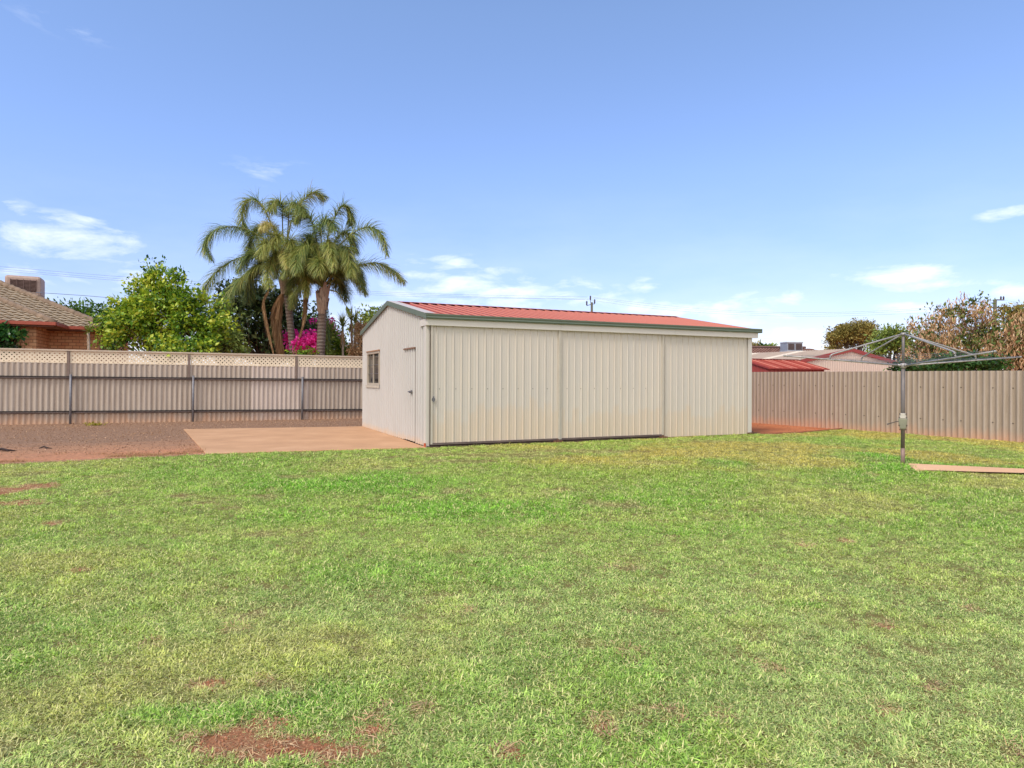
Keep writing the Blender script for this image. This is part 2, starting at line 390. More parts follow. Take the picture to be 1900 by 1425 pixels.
# left fence line and right fence line on the ground
LF0=gnd(0,788.8); LF1=gnd(640,777.3); LD=(LF1-LF0).normalized()
RF0=gnd(1900,822); RF1=gnd(1395,784.5); RD=(RF1-RF0).normalized()
def lineX(px, P, D):      # where the sight line over px crosses the fence line
    r=ray(px,760); k=r.x; s=(k*P.y-P.x)/(D.x-k*D.y); return s
e1=gnd(0,862.5); e2=gnd(382,844.5); dE=(e2-e1).normalized()
eL=e1-dE*14; cornerA=SA+U*.02-Vv*.0
slabP=[gnd(382.5,843.6), gnd(341,797.8)]
slabNear=SA-U*.05-Vv*.12; slabFar=SA+Vv*SW-U*.02
curve=[gnd(1392,806.5),gnd(1440,806),(gnd(1490,804)),gnd(1530,800.5),gnd(1562,797)]
rf=RF0+RD*lineX(1562,RF0,RD)
lawn=[(-16,-3),(16,-3),(RF0-RD*18).to_tuple()[:2] if False else (RF0-RD*19).to_tuple()[:2],(rf.x,rf.y)]+[(p.x,p.y) for p in curve[::-1][1:]]
lawn+=[((SA+U*SL-Vv*.02).x,(SA+U*SL-Vv*.02).y),((SA-Vv*.02).x,(SA-Vv*.02).y),(slabNear.x,slabNear.y),(slabP[0].x,slabP[0].y),(e1.x,e1.y),(eL.x,eL.y)]
LAWN=lawn
sheet('lawn',lawn,.004,M['thatch'])
farL=LF0-LD*12; farR=LF0+LD*(lineX(668,LF0,LD)+9)
gob=[(eL.x,eL.y),(e1.x,e1.y),(slabP[0].x,slabP[0].y),(slabP[1].x,slabP[1].y),((slabFar+U*.3).x,(slabFar).y),((slabFar+U*4).x,(slabFar+U*4).y),(farR.x,farR.y),(farL.x,farL.y)]
ang=math.atan2(dE.y,dE.x); Mi=Matrix.Rotation(-ang,3,'Z')
loc=[Mi@(Vector((p[0],p[1],0))-Vector((e1.x,e1.y,0))) for p in gob]
go=sheet('gravel_yard',loc,0,M['gravel']); go.location=(e1.x,e1.y,.005); go.rotation_euler=(0,0,ang)
GRAVEL=gob
def slab(name,poly,z0,z1,mat):
    mb=MB(); n=len(poly); vs=[(p[0],p[1],z0) for p in poly]+[(p[0],p[1],z1) for p in poly]
    mb.add(vs,[tuple(range(n))[::-1],tuple(range(n,2*n))]+[(i,(i+1)%n,n+(i+1)%n,n+i) for i in range(n)])
    o=mb.build(name,mat,bevel=.008); o['kind']='structure'; return o
sl=slab('concrete_slab',[slabP[0],slabNear+U*.0,SA+U*.02+Vv*.02,slabFar+U*.02,slabFar+Vv*.0-U*.0,slabP[1]][:1]+[slabNear,slabFar+U*.1,slabP[1]],-.1,.026,M['conc'])
pp=[gnd(1683.5,859.5,.03),gnd(1699,871.8,.03)]
d1=(gnd(1900,869.5,.03)-pp[0]).normalized(); d2=(gnd(1900,877.6,.03)-pp[1]).normalized()
slab('path',[pp[0],pp[1],pp[1]+d2*9,pp[0]+d1*9],-.08,.03,M['conc2'])
# timber edging strips
def strip(name,pts,w,z0,z1,mat,label,cat):
    mb=MB()
    for i in range(len(pts)-1):
        a,b=Vector(pts[i]),Vector(pts[i+1]); a.z=b.z=0; d=(b-a).normalized(); n=Vector((-d.y,d.x,0))*w/2
        mb.hexa([a-n+Vector((0,0,z0)),b-n+Vector((0,0,z0)),b+n+Vector((0,0,z0)),a+n+Vector((0,0,z0)),a-n+Vector((0,0,z1)),b-n+Vector((0,0,z1)),b+n+Vector((0,0,z1)),a+n+Vector((0,0,z1))])
    o=mb.build(name,mat); tag(o,label,cat); return o
strip('garden_edging',[gnd(1394,806.2)]+curve[1:],.025,-.05,.05,plain('edging brown',(150,96,74),.8),'thin brown edging strip curving between red dirt and lawn beside the shed','edging')
strip('garden_edging',[eL,e1,e2],.03,-.05,.03,plain('edging pale',(182,140,116),.8),'long straight pale edging strip between the gravel yard and the lawn','edging')

# ---------- corrugated helpers ----------
def wave_profile(s0,s1,pitch,amp,n=16,phase=0):
    k=int(round((s1-s0)/pitch*n)); ss=np.linspace(s0,s1,max(k,2)+1)
    return [(s,-amp*math.cos(2*math.pi*(s/pitch)+phase)) for s in ss]
def trim_profile(s0,s1,pitch=.19,h=.028,top=.022,base=.05,off=0,swage=True):
    pts=[]; k=math.floor((s0-off)/pitch)-1
    while k*pitch+off<s1+pitch:
        c=k*pitch+off
        for ds,dz in ((-base/2,0),(-top/2,h),(top/2,h),(base/2,0)): pts.append((c+ds,dz))
        # two shallow swages in the pan
        for q in ((.36,.64) if swage else ()): 
            pts.append((c+pitch*q-.008,0)); pts.append((c+pitch*q,.0035)); pts.append((c+pitch*q+.008,0))
        k+=1
    pts.sort(); out=[]
    def interp(s):
        for (a,b) in zip(pts,pts[1:]):
            if a[0]<=s<=b[0]: return a[1]+(b[1]-a[1])*(s-a[0])/(b[0]-a[0]+1e-9)
        return 0
    out=[(s0,interp(s0))]+[p for p in pts if s0+1e-5<p[0]<s1-1e-5]+[(s1,interp(s1))]
    return out
def cladding(mb, prof, place, z0, z1, m=0, nz=1):
    """prof: (s,offset); place(s,off,z)->vertex; z0,z1 numbers or functions of s"""
    f0=z0 if callable(z0) else (lambda s:z0); f1=z1 if callable(z1) else (lambda s:z1)
    vs=[]; n=len(prof)
    for j in range(nz+1):
        for s,o in prof: a,b=f0(s),f1(s); vs.append(place(s,o,a+(b-a)*j/nz))
    fs=[(j*n+i,j*n+i+1,(j+1)*n+i+1,(j+1)*n+i) for j in range(nz) for i in range(n-1)]
    mb.add(vs,fs,m)

# ---------- main shed ----------
def main_shed():
    T=thing('garden_shed','long cream ribbed-steel shed with red roof and green gutter beside the lawn','shed',SA,SYAW)
    L,W=SL,SW
    def fs(px):      # distance along the front wall seen over px
        k=ray(px,760).x; return (k*SA.y-SA.x)/(U.x-k*U.y)
    def ws(px):
        k=ray(px,760).x; return (k*SA.y-SA.x)/(Vv.x-k*Vv.y)
    ze=2.86; zp=3.46     # eave / ridge of the cladding
    rake=lambda y: ze+(zp-ze)*(1-abs(y-W/2)/(W/2))
    # --- window and door openings on the gable wall (x=0 plane, y along wall)
    def zz(px,py):       # height on gable wall
        s=ws(px); P=SA+Vv*s; r=ray(px,py); return CH+r.z*P.y, s
    z_wt,wy0=zz(704.5,652); z_wb,_=zz(704.5,714); _,wy1=zz(682.5,660)
    yw0,yw1=wy0,wy1; zwb=z_wb; zwt=z_wt
    yd0=ws(770.6); yd1=yd0+.82; zdt,_=zz(770.6,646.5)
    place=lambda s,o,z:(-o,s,z)
    def wallpiece(mb,y0,y1,z0,z1,off=0,x=0):
        cladding(mb,trim_profile(y0,y1,.19,.03,.026,.042,swage=False),lambda s,o,z:(-o-off,s,z),z0,z1)
    mb=MB()
    wallpiece(mb,0.05,yd0-.012,.03,rake); wallpiece(mb,yd0-.012,yd1+.012,zdt+.012,rake)
    wallpiece(mb,yd1+.012,yw0,.03,rake); wallpiece(mb,yw0,yw1,.03,zwb); wallpiece(mb,yw0,yw1,zwt,rake)
    wallpiece(mb,yw1,W,.03,rake)
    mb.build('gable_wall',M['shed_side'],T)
    mb=MB(); mb.box((.02,.02,.0),(.03,W,.1)); mb.build('base_plate',M['dark'],T)
    # horizontal lap line
    # far gable and back wall
    mb=MB(); cladding(mb,trim_profile(0,W),lambda s,o,z:(L+o,s,z),0,rake); cladding(mb,trim_profile(0,L),lambda s,o,z:(s,W+o,z),0,ze)
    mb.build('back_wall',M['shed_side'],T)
    # inside darkness catcher: floor + dark liner
    mb=MB(); mb.box((.35,.35,.04),(L-.1,W-.1,.05)); mb.build('floor',M['conc'],T)
    # door in the gable wall
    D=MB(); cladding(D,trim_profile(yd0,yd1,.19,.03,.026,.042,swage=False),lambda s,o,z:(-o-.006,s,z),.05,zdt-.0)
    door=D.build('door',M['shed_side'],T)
    mb=MB(); jm=plain('jamb',(120,96,76),.7); mb.box((-.004,yd0-.014,.03),(.06,yd0-.002,zdt+.01)); mb.build('door_jamb',jm,T); mb=MB(); mb.box((-.004,yd1+.002,.03),(.06,yd1+.014,zdt+.01)); mb.build('door_jamb',jm,T)
    mb=MB(); mb.hexa([(-.055,yd0-.05,zdt+.0),(.0,yd0-.05,zdt+.0),(.0,yd1+.06,zdt+.0),(-.055,yd1+.06,zdt+.0),(-.045,yd0-.05,zdt+.03),(0,yd0-.05,zdt+.03),(0,yd1+.06,zdt+.03),(-.045,yd1+.06,zdt+.03)])
    mb.build('door_drip_rail',plain('rusty drip rail',(122,88,66),.8,var=.3,scale=12),T)
    zh,yh=zz(765.5,727); mb=MB(); mb.tube([(-.03,yh,zh),(-.085,yh,zh)],.028,10); mb.tube([(-.075,yh,zh),(-.08,yh+.11,zh)],.012,8); mb.box((-.036,yh-.03,zh-.045),(-.03,yh+.03,zh+.045))
    mb.build('handle',M['pipe'],door,smooth=False)
    # window
    wn=MB(); t=.045; x0,x1=-.028,.05
    wn.box((x0,yw0-.02,zwb-.02),(x1,yw0+t,zwt+.02)); wn.box((x0,yw1-t,zwb-.02),(x1,yw1+.02,zwt+.02))
    wn.box((x0,yw0+t,zwb-.02),(x1,yw1-t,zwb+t)); wn.box((x0,yw0+t,zwt-t),(x1,yw1-t,zwt+.02))
    win=wn.build('window',M['alu'],T,bevel=.004)
    ym=(yw0+yw1)/2+.03
    mb=MB(); mb.box((-.012,ym-.025,zwb+t),(.02,ym+.025,zwt-t)); mb.build('mullion',M['alu'],win)
    gm,tt=newmat('window glass'); tt.out(lin((44,42,40)),.06,0,.6)
    mb=MB(); mb.box((.012,yw0+t,zwb+t),(.018,ym-.025,zwt-t)); mb.build('pane',gm,win)
    mb=MB(); mb.box((.022,ym+.025,zwb+t),(.028,yw1-t,zwt-t)); mb.build('pane',gm,win)
    # old net curtain and a shelf line behind the glass -> security mesh bars in front
    mb=MB()
    for q in (.33,.6): mb=MB(); mb.box((-.006,yw0+t,zwb+(zwt-zwb)*q),(.0,yw1-t,zwb+(zwt-zwb)*q+.012)); mb.build('security_bar',M['pipe'],win)
    mb=MB(); cladding(mb,trim_profile(yw0-.05,yw1+.05,.095,.03,.03,.06),lambda s,o,z:(-o-.03,s,z),zwb-.09,zwb-.022); mb.build('sill',M['cream_dk'],win)
    mb=MB(); mb.box((-.05,yw0-.06,zwt+.022),(.0,yw1+.06,zwt+.05)); mb.build('head_flashing',plain('flashing rust',(168,128,96),.6,var=.2,scale=10),win)
    # corner flashing at the near corner
    mb=MB(); mb.box((-.033,-.004,.02),(-.029,.13,2.66)); mb.box((-.033,-.016,.02),(.05,-.008,2.66)); mb.build('corner_flashing',M['cream'],T)
    # --- front: two sliding doors and the fixed wall
    xa=.06; xb=fs(1037); xc=fs(1229)
    def panel(x0,x1,y,z0,z1,name,flash=True,ph=0):
        mb=MB(); cladding(mb,trim_profile(x0,x1,.19,.018,.016,.036,off=ph),lambda s,o,z:(s,y-o,z),z0,z1)
        return mb.build(name,M['shed'],T)
    p1=panel(xa,xb,-.04,.10,2.66,'sliding_door',ph=.02)
    p2=panel(xb,xc,-.025,.085,2.66,'sliding_door',ph=.07)
    p3=panel(xc,L-.02,.0,.02,2.66,'front_wall',ph=.1)
    for p,x0,x1,y in ((p1,xa,xb,-.04),(p2,xb,xc,-.025)):
        mb=MB()
        mb.box((x0,y-.034,.075),(x0+.045,y+.01,2.66)); mb.build('edge_trim',M['cream_dk'],p); mb=MB(); mb.box((x1-.05,y-.034,.075),(x1,y+.01,2.66)); mb.build('edge_trim',M['cream_dk'],p)
        mb=MB(); mb.box((x0-.02,y-.03,.08),(x0-.004,y-.012,2.655)); mb.build('edge_gap_shade',M['gap_shade'],p)  # dark strip painted in for the shaded gap at the door edge
        mb=MB(); mb.box((x0,y-.03,.055),(x1,y+.01,.1)); mb.build('bottom_rail',plain('bottom rail',(112,96,92),.5,.4,var=.25,scale=5),p)
        for k in range(int((x1-x0)/.38)):
            mb=MB(); mb.box((x0+.2+k*.38,y-.0065,1.27),(x0+.214+k*.38,y+.0,1.284)); mb.build('screw',M['bolt'],p)
    # right end flashing of fixed wall, and its foot
    mb=MB(); mb.box((L-.12,-.036,.02),(L+.02,-.03,2.66)); mb.box((L+.014,-.03,.02),(L+.02,.1,2.66)); mb.build('corner_flashing',M['cream'],T)
    mb=MB(); mb.box((L-.12,-.09,-.02),(L+.28,-.02,.06)); mb.box((L+.02,-.06,-.02),(L+.06,.0,.1)); mb.build('door_stop',plain('rusty foot',(92,64,52),.8,var=.3,scale=12),T)
    # recess behind and below the doors
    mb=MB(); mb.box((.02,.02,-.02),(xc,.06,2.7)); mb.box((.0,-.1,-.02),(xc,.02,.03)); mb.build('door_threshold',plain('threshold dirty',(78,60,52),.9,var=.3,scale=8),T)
    for px in (1031,1225):
        x=fs(px); mb=MB(); mb.box((x-.1,-.16,-.01),(x+.12,-.075,.05)); mb.tube([(x,-.12,.05),(x,-.12,.09)],.02,8); mb.build('guide_block',plain('guide',(110,76,58),.8,var=.3,scale=12),T)
    mb=MB(); mb.tube([(-.06,-.05,-.02),(-.06,-.05,.1)],.025,8); mb.build('marker_stub',plain('orange stub',(190,84,50),.6),T)
    # lock
    zl=CH+ray(802,741).z*(SA+U*fs(802)).y; xl=fs(802)
    mb=MB(); mb.tube([(xl,-.05,zl),(xl,-.085,zl)],.04,12); mb.box((xl-.012,-.1,zl-.06),(xl+.012,-.08,zl+.07)); mb.build('lock',M['pipe'],p1)
    # track cover (fascia) and gutter
    mb=MB(); mb.box((-.035,-.11,2.655),(fs(1036),-.085,2.80)); mb.box((fs(1036)+.004,-.11,2.655),(fs(1247),-.085,2.80)); mb.box((fs(1247)+.004,-.11,2.655),(L+.17,-.085,2.80))
    mb.box((-.035,-.085,2.655),(L+.17,.0,2.668)); mb.box((-.045,-.085,2.655),(-.035,.42,2.80)); mb.box((L+.16,-.085,2.668),(L+.17,.3,2.80))
    mb.build('track_cover',M['cream'],T)
    gz0,gz1=2.795,2.905; mb=MB()
    xs=[-.075,fs(1048),L+.26]
    for a,b in zip(xs,xs[1:]):
        prof=[(-.06,gz0),(-.15,gz0),(-.165,gz0+.03),(-.155,gz0+.05),(-.17,gz1-.02),(-.17,gz1),(-.155,gz1),(-.155,gz0+.06),(-.145,gz0+.012),(-.06,gz0+.012)]
        n=len(prof); vs=[(a+.001,y,z) for y,z in prof]+[(b-.001,y,z) for y,z in prof]
        mb.add(vs,[(i,(i+1)%n,n+(i+1)%n,n+i) for i in range(n)])
    mb.box((-.078,-.17,gz0),(-.075,-.03,gz1)); mb.box((L+.26,-.17,gz0),(L+.265,-.03,gz1))
    mb.build('gutter',M['green'],T)
    # barge boards
    def barge(x0,x1,name,mat,zt,dz,ylow=-.06):
        mb=MB(); pk=W/2; r=(zp-ze)/(W/2)
        zl=lambda y: zt+(zp-ze)*(1-abs(y-pk)/pk)
        for ya,yb in ((ylow,pk),(pk,W+.06)):
            mb.hexa([(x0,ya,zl(ya)-dz),(x1,ya,zl(ya)-dz),(x1,yb,zl(yb)-dz),(x0,yb,zl(yb)-dz),(x0,ya,zl(ya)),(x1,ya,zl(ya)),(x1,yb,zl(yb)),(x0,yb,zl(yb))])
        return mb.build(name,mat,T)
    barge(-.075,-.05,'barge_board',M['green'],ze+.075,.115)
    barge(L+.05,L+.075,'barge_board',M['green'],ze+.06,.115)
    barge(-.0755,.17,'barge_cap',plain('cap flashing',(196,184,174),.5,var=.05),ze+.08,.004)
    # roof: ribs run up the slope
    for side in (0,1):
        mb=MB(); pr=trim_profile(0.0,L+.06,.25,.02,.04,.06,off=.03,swage=False)
        dz=.04
        if side==0: P=lambda s,o,t:(s,-.08+t*(W/2+.08),ze+dz-.08*(zp-ze)/(W/2)+t*(zp-ze+.08*(zp-ze)/(W/2))+o)
        else: P=lambda s,o,t:(s,W+.08-t*(W/2+.08),ze+dz-.08*(zp-ze)/(W/2)+t*(zp-ze+.08*(zp-ze)/(W/2))+o)
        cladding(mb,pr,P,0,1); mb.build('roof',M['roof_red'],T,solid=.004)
    mb=MB(); zz2=zp+dz+.036; sl=(zp-ze)/(W/2)
    for sg in (-1,1):
        y1=W/2+sg*.16; mb.hexa([(-.06,W/2,zz2),(L+.06,W/2,zz2),(L+.06,y1,zz2-.16*sl-.003),(-.06,y1,zz2-.16*sl-.003),(-.06,W/2,zz2+.003),(L+.06,W/2,zz2+.003),(L+.06,y1,zz2-.16*sl),(-.06,y1,zz2-.16*sl)])
    mb.build('ridge_cap',M['roof_red'],T)
    mb=MB(); mb.box((.02,W/2-.1,zp-.03),(L,W/2+.1,zz2-.022)); mb.build('ridge_gap_shade',M['dark'],T)  # dark block added under the ridge cap so its gaps read as shade
    return T
shed=main_shed()

# ---------- left boundary fence ----------
def left_fence():
    ang=math.atan2(LD.y,LD.x)
    T=thing('boundary_fence','grey corrugated fibre-cement fence with cream lattice top and pipe rails behind the gravel yard','fence',LF0,ang)
    T.rotation_euler=(0,.0062,ang)
    s=[lineX(p,LF0,LD) for p in (126,355,549)]; step=(s[2]-s[0])/2
    posts=[s[0]+step*k for k in range(-3,6)]
    top=1.97
    s0=posts[0]; i=0
    lo,hi=lineX(498,LF0,LD),lineX(556,LF0,LD)
    while s0<posts[-1]-.1:
        s1=min(s0+.99,posts[-1]); mb=MB()
        off=.006*(i%2)
        cladding(mb,wave_profile(s0-.03,s1+.03,.152,.012),lambda q,o,z:(q,o-off,z),-.12,top)
        mid=(s0+s1)/2
        pale=lo-.3<mid<hi+.1
        mb.build('sheet',M['fence_new'] if pale else M['fence_left'],T,solid=.006)
        s0=s1; i+=1
    # lattice panels between timber posts
    zt,zb=2.335,1.985
    for a,b in zip(posts,posts[1:]):
        a2,b2=a+.045,b-.045; p=.0655; d=.026; mb=MB()
        nx=int((b2-a2)/p); nzr=5; px=(b2-a2)/nx; pz=(zt-zb-.02)/nzr
        for ix in range(nx):
            for iz in range(nzr):
                fx=(ix%2==1); fz=(iz%2==1)
                x0,z0=a2+ix*px,zb+.01+iz*pz
                poly=[(d,0),(px,0),(px,pz-d),(px-d,pz),(0,pz),(0,d)]
                q=[]
                for (x,z) in poly: q.append((x0+(px-x if fx else x),0,z0+(pz-z if fz else z)))
                if fx!=fz: q=q[::-1]
                mb.add(q,[tuple(range(6))])
        mb.build('lattice_panel',M['lattice'],T,solid=.012)
        mb=MB(); mb.box((a2,-.012,zb-.03),(b2,.012,zb+.012)); mb.box((a2,-.012,zt-.02),(b2,.012,zt+.004)); mb.box((a2,-.012,zb),(a2+.03,.012,zt)); mb.box((b2-.03,-.012,zb),(b2,.012,zt)); mb.build('lattice_frame',M['lattice'],T)
    for a in posts:
        mb=MB(); mb.box((a-.035,-.04,1.45),(a+.035,.03,zt+.004)); mb.build('lattice_post',M['fence_post'],T)
    mb=MB(); mb.box((posts[0],-.05,zt+.006),(posts[-1],.05,zt+.055)); mb.build('capping',M['fence_cap'],T,bevel=.004)
    # pipe posts and rails in front of the sheets
    ps=[lineX(p,LF0,LD) for p in (132,374,560)]; st=(ps[2]-ps[0])/2
    pp=[ps[0]+st*k for k in range(-3,5)]
    for a in pp:
        mb=MB(); mb.tube([(a,-.125,-.2),(a,-.125,1.60)],.036,12); mb.build('pipe_post',M['pipe'],T,smooth=True)
    for z in (1.475,.37):
        mb=MB(); mb.tube([(posts[0],-.07,z),(posts[-1],-.07,z)],.02,8,0); mb.box((posts[0],-.05,z+.024),(posts[-1],-.022,z+.062),1)  # darker flat strip set just above each pipe rail
        mb.build('rail',[M['rail'],M['rail_top']],T)
left_fence()

# ---------- right boundary fence ----------
def right_fence():
    ang=math.atan2(-RD.y,-RD.x)
    # local x runs from the far end towards the viewer
    far=RF0+RD*(lineX(1395,RF0,RD)+7); n=((RF0-RD*13)-far).length
    T=thing('boundary_fence','plain tan corrugated fibre-cement fence behind the clothesline on the right','fence',far,ang)
    s0=0; i=0
    zt=lambda s:1.80-.0028*s
    while s0<n:
        s1=min(s0+1.106,n); mb=MB(); off=.006*(i%2)
        cladding(mb,wave_profile(s0-.04,s1+.04,.148,.018),lambda q,o,z:(q,o+off,z),-.1,zt(s0))
        # bolt heads
        for z in (1.33,.46):
            for q in (s0+.07,s0+.55):
                qq=round(q/.148)*.148; mb.tube([(qq+.04,.01+off,z),(qq+.04,-.012+off,z)],.012,8,1)
        o=mb.build('sheet',[M['fence_right'],M['bolt']],T,solid=.006)
        s0=s1; i+=1
    for z in (.46,1.33):
        mb=MB(); mb.tube([(0,.06,z),(n,.06,z)],.02,8); mb.build('rail',M['rail'],T)
    return T
right_fence()

# ---------- rotary clothesline ----------
def clothesline():
    base=gnd(1675,861.5); T=thing('rotary_clothesline','weathered galvanised rotary clothesline with four arms standing on the lawn by the concrete path','clothesline',base,math.radians(2))
    R_=2.15; zh,zt,ztop=1.77,1.935,2.335
    mb=MB(); mb.tube([(0,0,.28),(0,0,zh+.04)],.033,16); mb.build('pole',M['galv_dk'],T,smooth=True)
    mb=MB(); mb.tube([(0,0,-.1),(0,0,.29)],.0345,16); mb.build('ground_socket',M['sleeve'],T,smooth=True)
    mb=MB(); mb.tube([(0,0,zh),(0,0,ztop)],.024,14); mb.build('inner_mast',M['galv_dk'],T,smooth=True)
    mb=MB(); mb.tube([(0,0,zh-.05),(0,0,zh-.035),(0,0,zh+.03),(0,0,zh+.045)],[.035,.052,.052,.035],16); 
    for k in range(4):
        a=k*math.pi/2; mb.tube([(math.cos(a)*.03,math.sin(a)*.03,zh),(math.cos(a)*.1,math.sin(a)*.1,zh+.01)],.024,10)
    mb.build('lower_hub',M['galv'],T,smooth=True)
    mb=MB(); mb.tube([(0,0,ztop-.03),(0,0,ztop-.015),(0,0,ztop+.02),(0,0,ztop+.03)],[.03,.045,.045,.02],16); mb.build('upper_hub',M['galv'],T,smooth=True)
    tf=.62
    arms=[]
    for k in range(4):
        a=k*math.pi/2; c,s=math.cos(a),math.sin(a)
        P=lambda t,z=0: Vector((c*R_*t,s*R_*t,zh+(zt-zh)*t+z))
        mb=MB(); mb.tube([P(.03),P(.5),P(1)],[.0145,.0145,.013],10)
        mb.tube([P(1.0),P(1.012)],[.018,.018],10)
        arm=mb.build('arm',M['galv'],T,smooth=True)
        for t in (.3,.44,.58,.72,.86,.98):
            mb=MB(); mb.tube([P(t,-.022),P(t,.024)],.006,6); mb.build('wire_eyelet',M['galv_dk'],arm)
        A=Vector((c*.03,s*.03,ztop)); B=P(tf,.085); Bd=P(tf,.015)
        D=(B-A).normalized(); pts=[A,A.lerp(B,.5),B-D*.06,B-D*.03+Vector((0,0,-.004)),B+Vector((0,0,-.02)),B+Vector((0,0,-.05)),Bd]
        mb=MB(); mb.tube(pts,.0145,10); mb.build('stay',M['galv'],T,smooth=True)
    for t in (.3,.44,.58,.72,.86,.98):
        mb=MB()
        pts=[Vector((math.cos(k*math.pi/2)*R_*t,math.sin(k*math.pi/2)*R_*t,zh+(zt-zh)*t+.012)) for k in range(5)]
        for a,b in zip(pts,pts[1:]):
            m=(a+b)/2; m.z-=.03; mb.tube([a,a.lerp(b,.25)-Vector((0,0,.022)),m,a.lerp(b,.75)-Vector((0,0,.022)),b],.0022,5)
        mb.build('line_wire',M['wire'],T)
    # winder casing
    rz=math.radians(-2)+math.atan2(base.x,base.y)*-1
    zc=.775
    mb=MB(); w=.055
    def ring(z,w,d): return [(-w,-d,z),(w,-d,z),(w,d,z),(-w,d,z)]
    rs=[ring(.63,.042,.05),ring(.66,.052,.058),ring(.82,.074,.066)]
    vs=sum(rs,[]); fs=[(3,2,1,0),(8,9,10,11)]+[(j*4+i,j*4+(i+1)%4,(j+1)*4+(i+1)%4,(j+1)*4+i) for j in range(2) for i in range(4)]
    mb.add(vs,fs); box=mb.build('winder_casing',M['winder'],T,bevel=.01)
    mb=MB(); rs=[ring(.822,.07,.062),ring(.87,.05,.055),ring(.915,.046,.05)]; vs=sum(rs,[]); mb.add(vs,fs); top=mb.build('winder_cover',M['winder_top'],T,bevel=.008)
    box.rotation_euler.z=rz; top.rotation_euler.z=rz
    mb=MB()
    for z,w in ((.905,.048),(.845,.055),(.7,.06),(.625,.046)):
        for sg in (-1,1): mb=MB(); mb.tube([(sg*w,-.075,z),(sg*w,-.04,z)],.011,6); mb.build('bolt',M['bolt'],box)
    mb=MB(); mb.tube([(-.05,-.02,.77),(-.1,-.03,.765),(-.235,-.03,.715)],.007,8); mb.tube([(-.235,-.09,.715),(-.235,-.02,.715)],.013,8); mb.build('crank_handle',plain('handle steel',(70,62,62),.5,.5),box)
clothesline()
# ---------- vegetation ----------
def unit(v): return v/np.maximum(np.linalg.norm(v,axis=1,keepdims=True),1e-9)
def leaf_cloud(C, size, aspect=.45, droop=0.0, up=.3, outward=None, rng=RNG, sizevar=.35, fold=.18):
    """kite-shaped folded leaves: 5 verts / 4 tris each"""
    n=len(C); d=rng.normal(size=(n,3)); 
    if outward is not None: d=d+outward*1.2
    d[:,2]-=droop; d=unit(d)
    nn=rng.normal(size=(n,3)); nn[:,2]+=up*3; s=unit(np.cross(d,nn)); nn=unit(np.cross(s,d))
    L=(size*(1+sizevar*rng.normal(size=n)).clip(.4,1.8))[:,None]; w=L*aspect
    V=np.stack([C, C+d*L*.5+s*w*.5+nn*L*fold*.5, C+d*L, C+d*L*.5-s*w*.5+nn*L*fold*.5, C+d*L*.5],1)
    b=(np.arange(n)*5)[:,None]
    Fa=np.concatenate([b+[0,1,4],b+[1,2,4],b+[2,3,4],b+[3,0,4]],0)
    return V.reshape(-1,3),Fa
def blob_points(ells, nclump, nleaf, rng, spread=.22, shell=.55):
    """ells: (center, radii, weight). returns clump centres and leaf centres + clump index"""
    w=np.array([e[1][0]*e[1][1]*e[1][2] for e in ells])**.67; w/=w.sum(); cc=[]
    for e,k in zip(ells,w):
        m=max(2,int(round(nclump*k))); d=unit(rng.normal(size=(m,3))); r=(shell+(1-shell)*rng.random(m))[:,None]
        cc.append(np.array(e[0])+d*r*np.array(e[1]))
    cc=np.concatenate(cc); idx=rng.integers(0,len(cc),nleaf)
    rr=spread*(.6+.8*rng.random(len(cc)))
    P=cc[idx]+np.clip(rng.normal(size=(nleaf,3)),-1.7,1.7)*rr[idx][:,None]*np.array([1,1,.75])
    return cc,P,idx
def crown_tree(name,label,cat,base,ells,mats,nclump,nleaf,leaf,spread=.25,trunk_r=.1,seed=1,aspect=.45,droop=0,group=None,barkmat=None,split=None,twigs=True,tone_bias=0,crown='crown',up=.3,shell=.55,low=0.0):
    rng=np.random.default_rng(seed); T=thing(name,label,cat,base,0,group); b=Vector(base)
    E=[((Vector(e[0])-b),e[1]) for e in ells]
    cc,P,idx=blob_points([(tuple(e[0]),e[1]) for e in E],nclump,nleaf,rng,spread,shell)
    cen=np.mean([np.array(e[0]) for e in E],0)
    if low: 
        k=P[:,2]>low; P=P[k]; idx=idx[k]
    V,Fa=leaf_cloud(P,leaf,aspect,droop,up,unit(P-cen)*.6,rng)
    tone=np.clip(.5+.22*rng.normal(size=len(P))+(rng.random(len(cc))[idx]-.5)*.5+tone_bias,0,1)
    npmesh(crown,V,Fa,mats,T,np.repeat(tone,5))
    # limbs
    mb=MB(); top=Vector(cen)*1.0; fork=Vector((top.x*.3,top.y*.3,max(.5,min(top.z*.5,b.z+2.2))))
    mb.tube([(0,0,-.1),(fork.x*.5+.04,fork.y*.5,fork.z*.5),fork],[trunk_r*1.25,trunk_r,trunk_r*.85],8)
    if twigs:
        order=rng.permutation(len(cc))[:min(len(cc),80)]
        for q,i in enumerate(order):
            c=Vector(cc[i]); m=fork.lerp(c,.5)+Vector(rng.normal(size=3)*.12*(c-fork).length*.5); m.z-=.05*(c-fork).length
            r=trunk_r*(.5 if q<8 else .25); mb.tube([fork,m,c],[r,r*.55,r*.15],5)
    mb.build('trunk',barkmat or M['bark'],T,smooth=True)
    return T
def E_(px,py,Y,rx,ry,rz=None):       # ellipsoid from sight line, half sizes in photo pixels
    c=at(px,py,Y); k=Y/F; return (c,(rx*k,(rz if rz else (rx+ry)/2*.9)*k,ry*k))
G_lemon=leafmat('citrus leaves',[(48,84,28),(88,130,36),(136,166,44),(184,198,54),(220,214,80)],.3,.4,.5)
G_dark=leafmat('dark evergreen leaves',[(28,42,24),(50,70,36),(74,92,46),(106,114,60)],.15,.5,.4)
G_mid=leafmat('mid green leaves',[(48,78,28),(80,116,38),(118,146,50)],.3,.5)
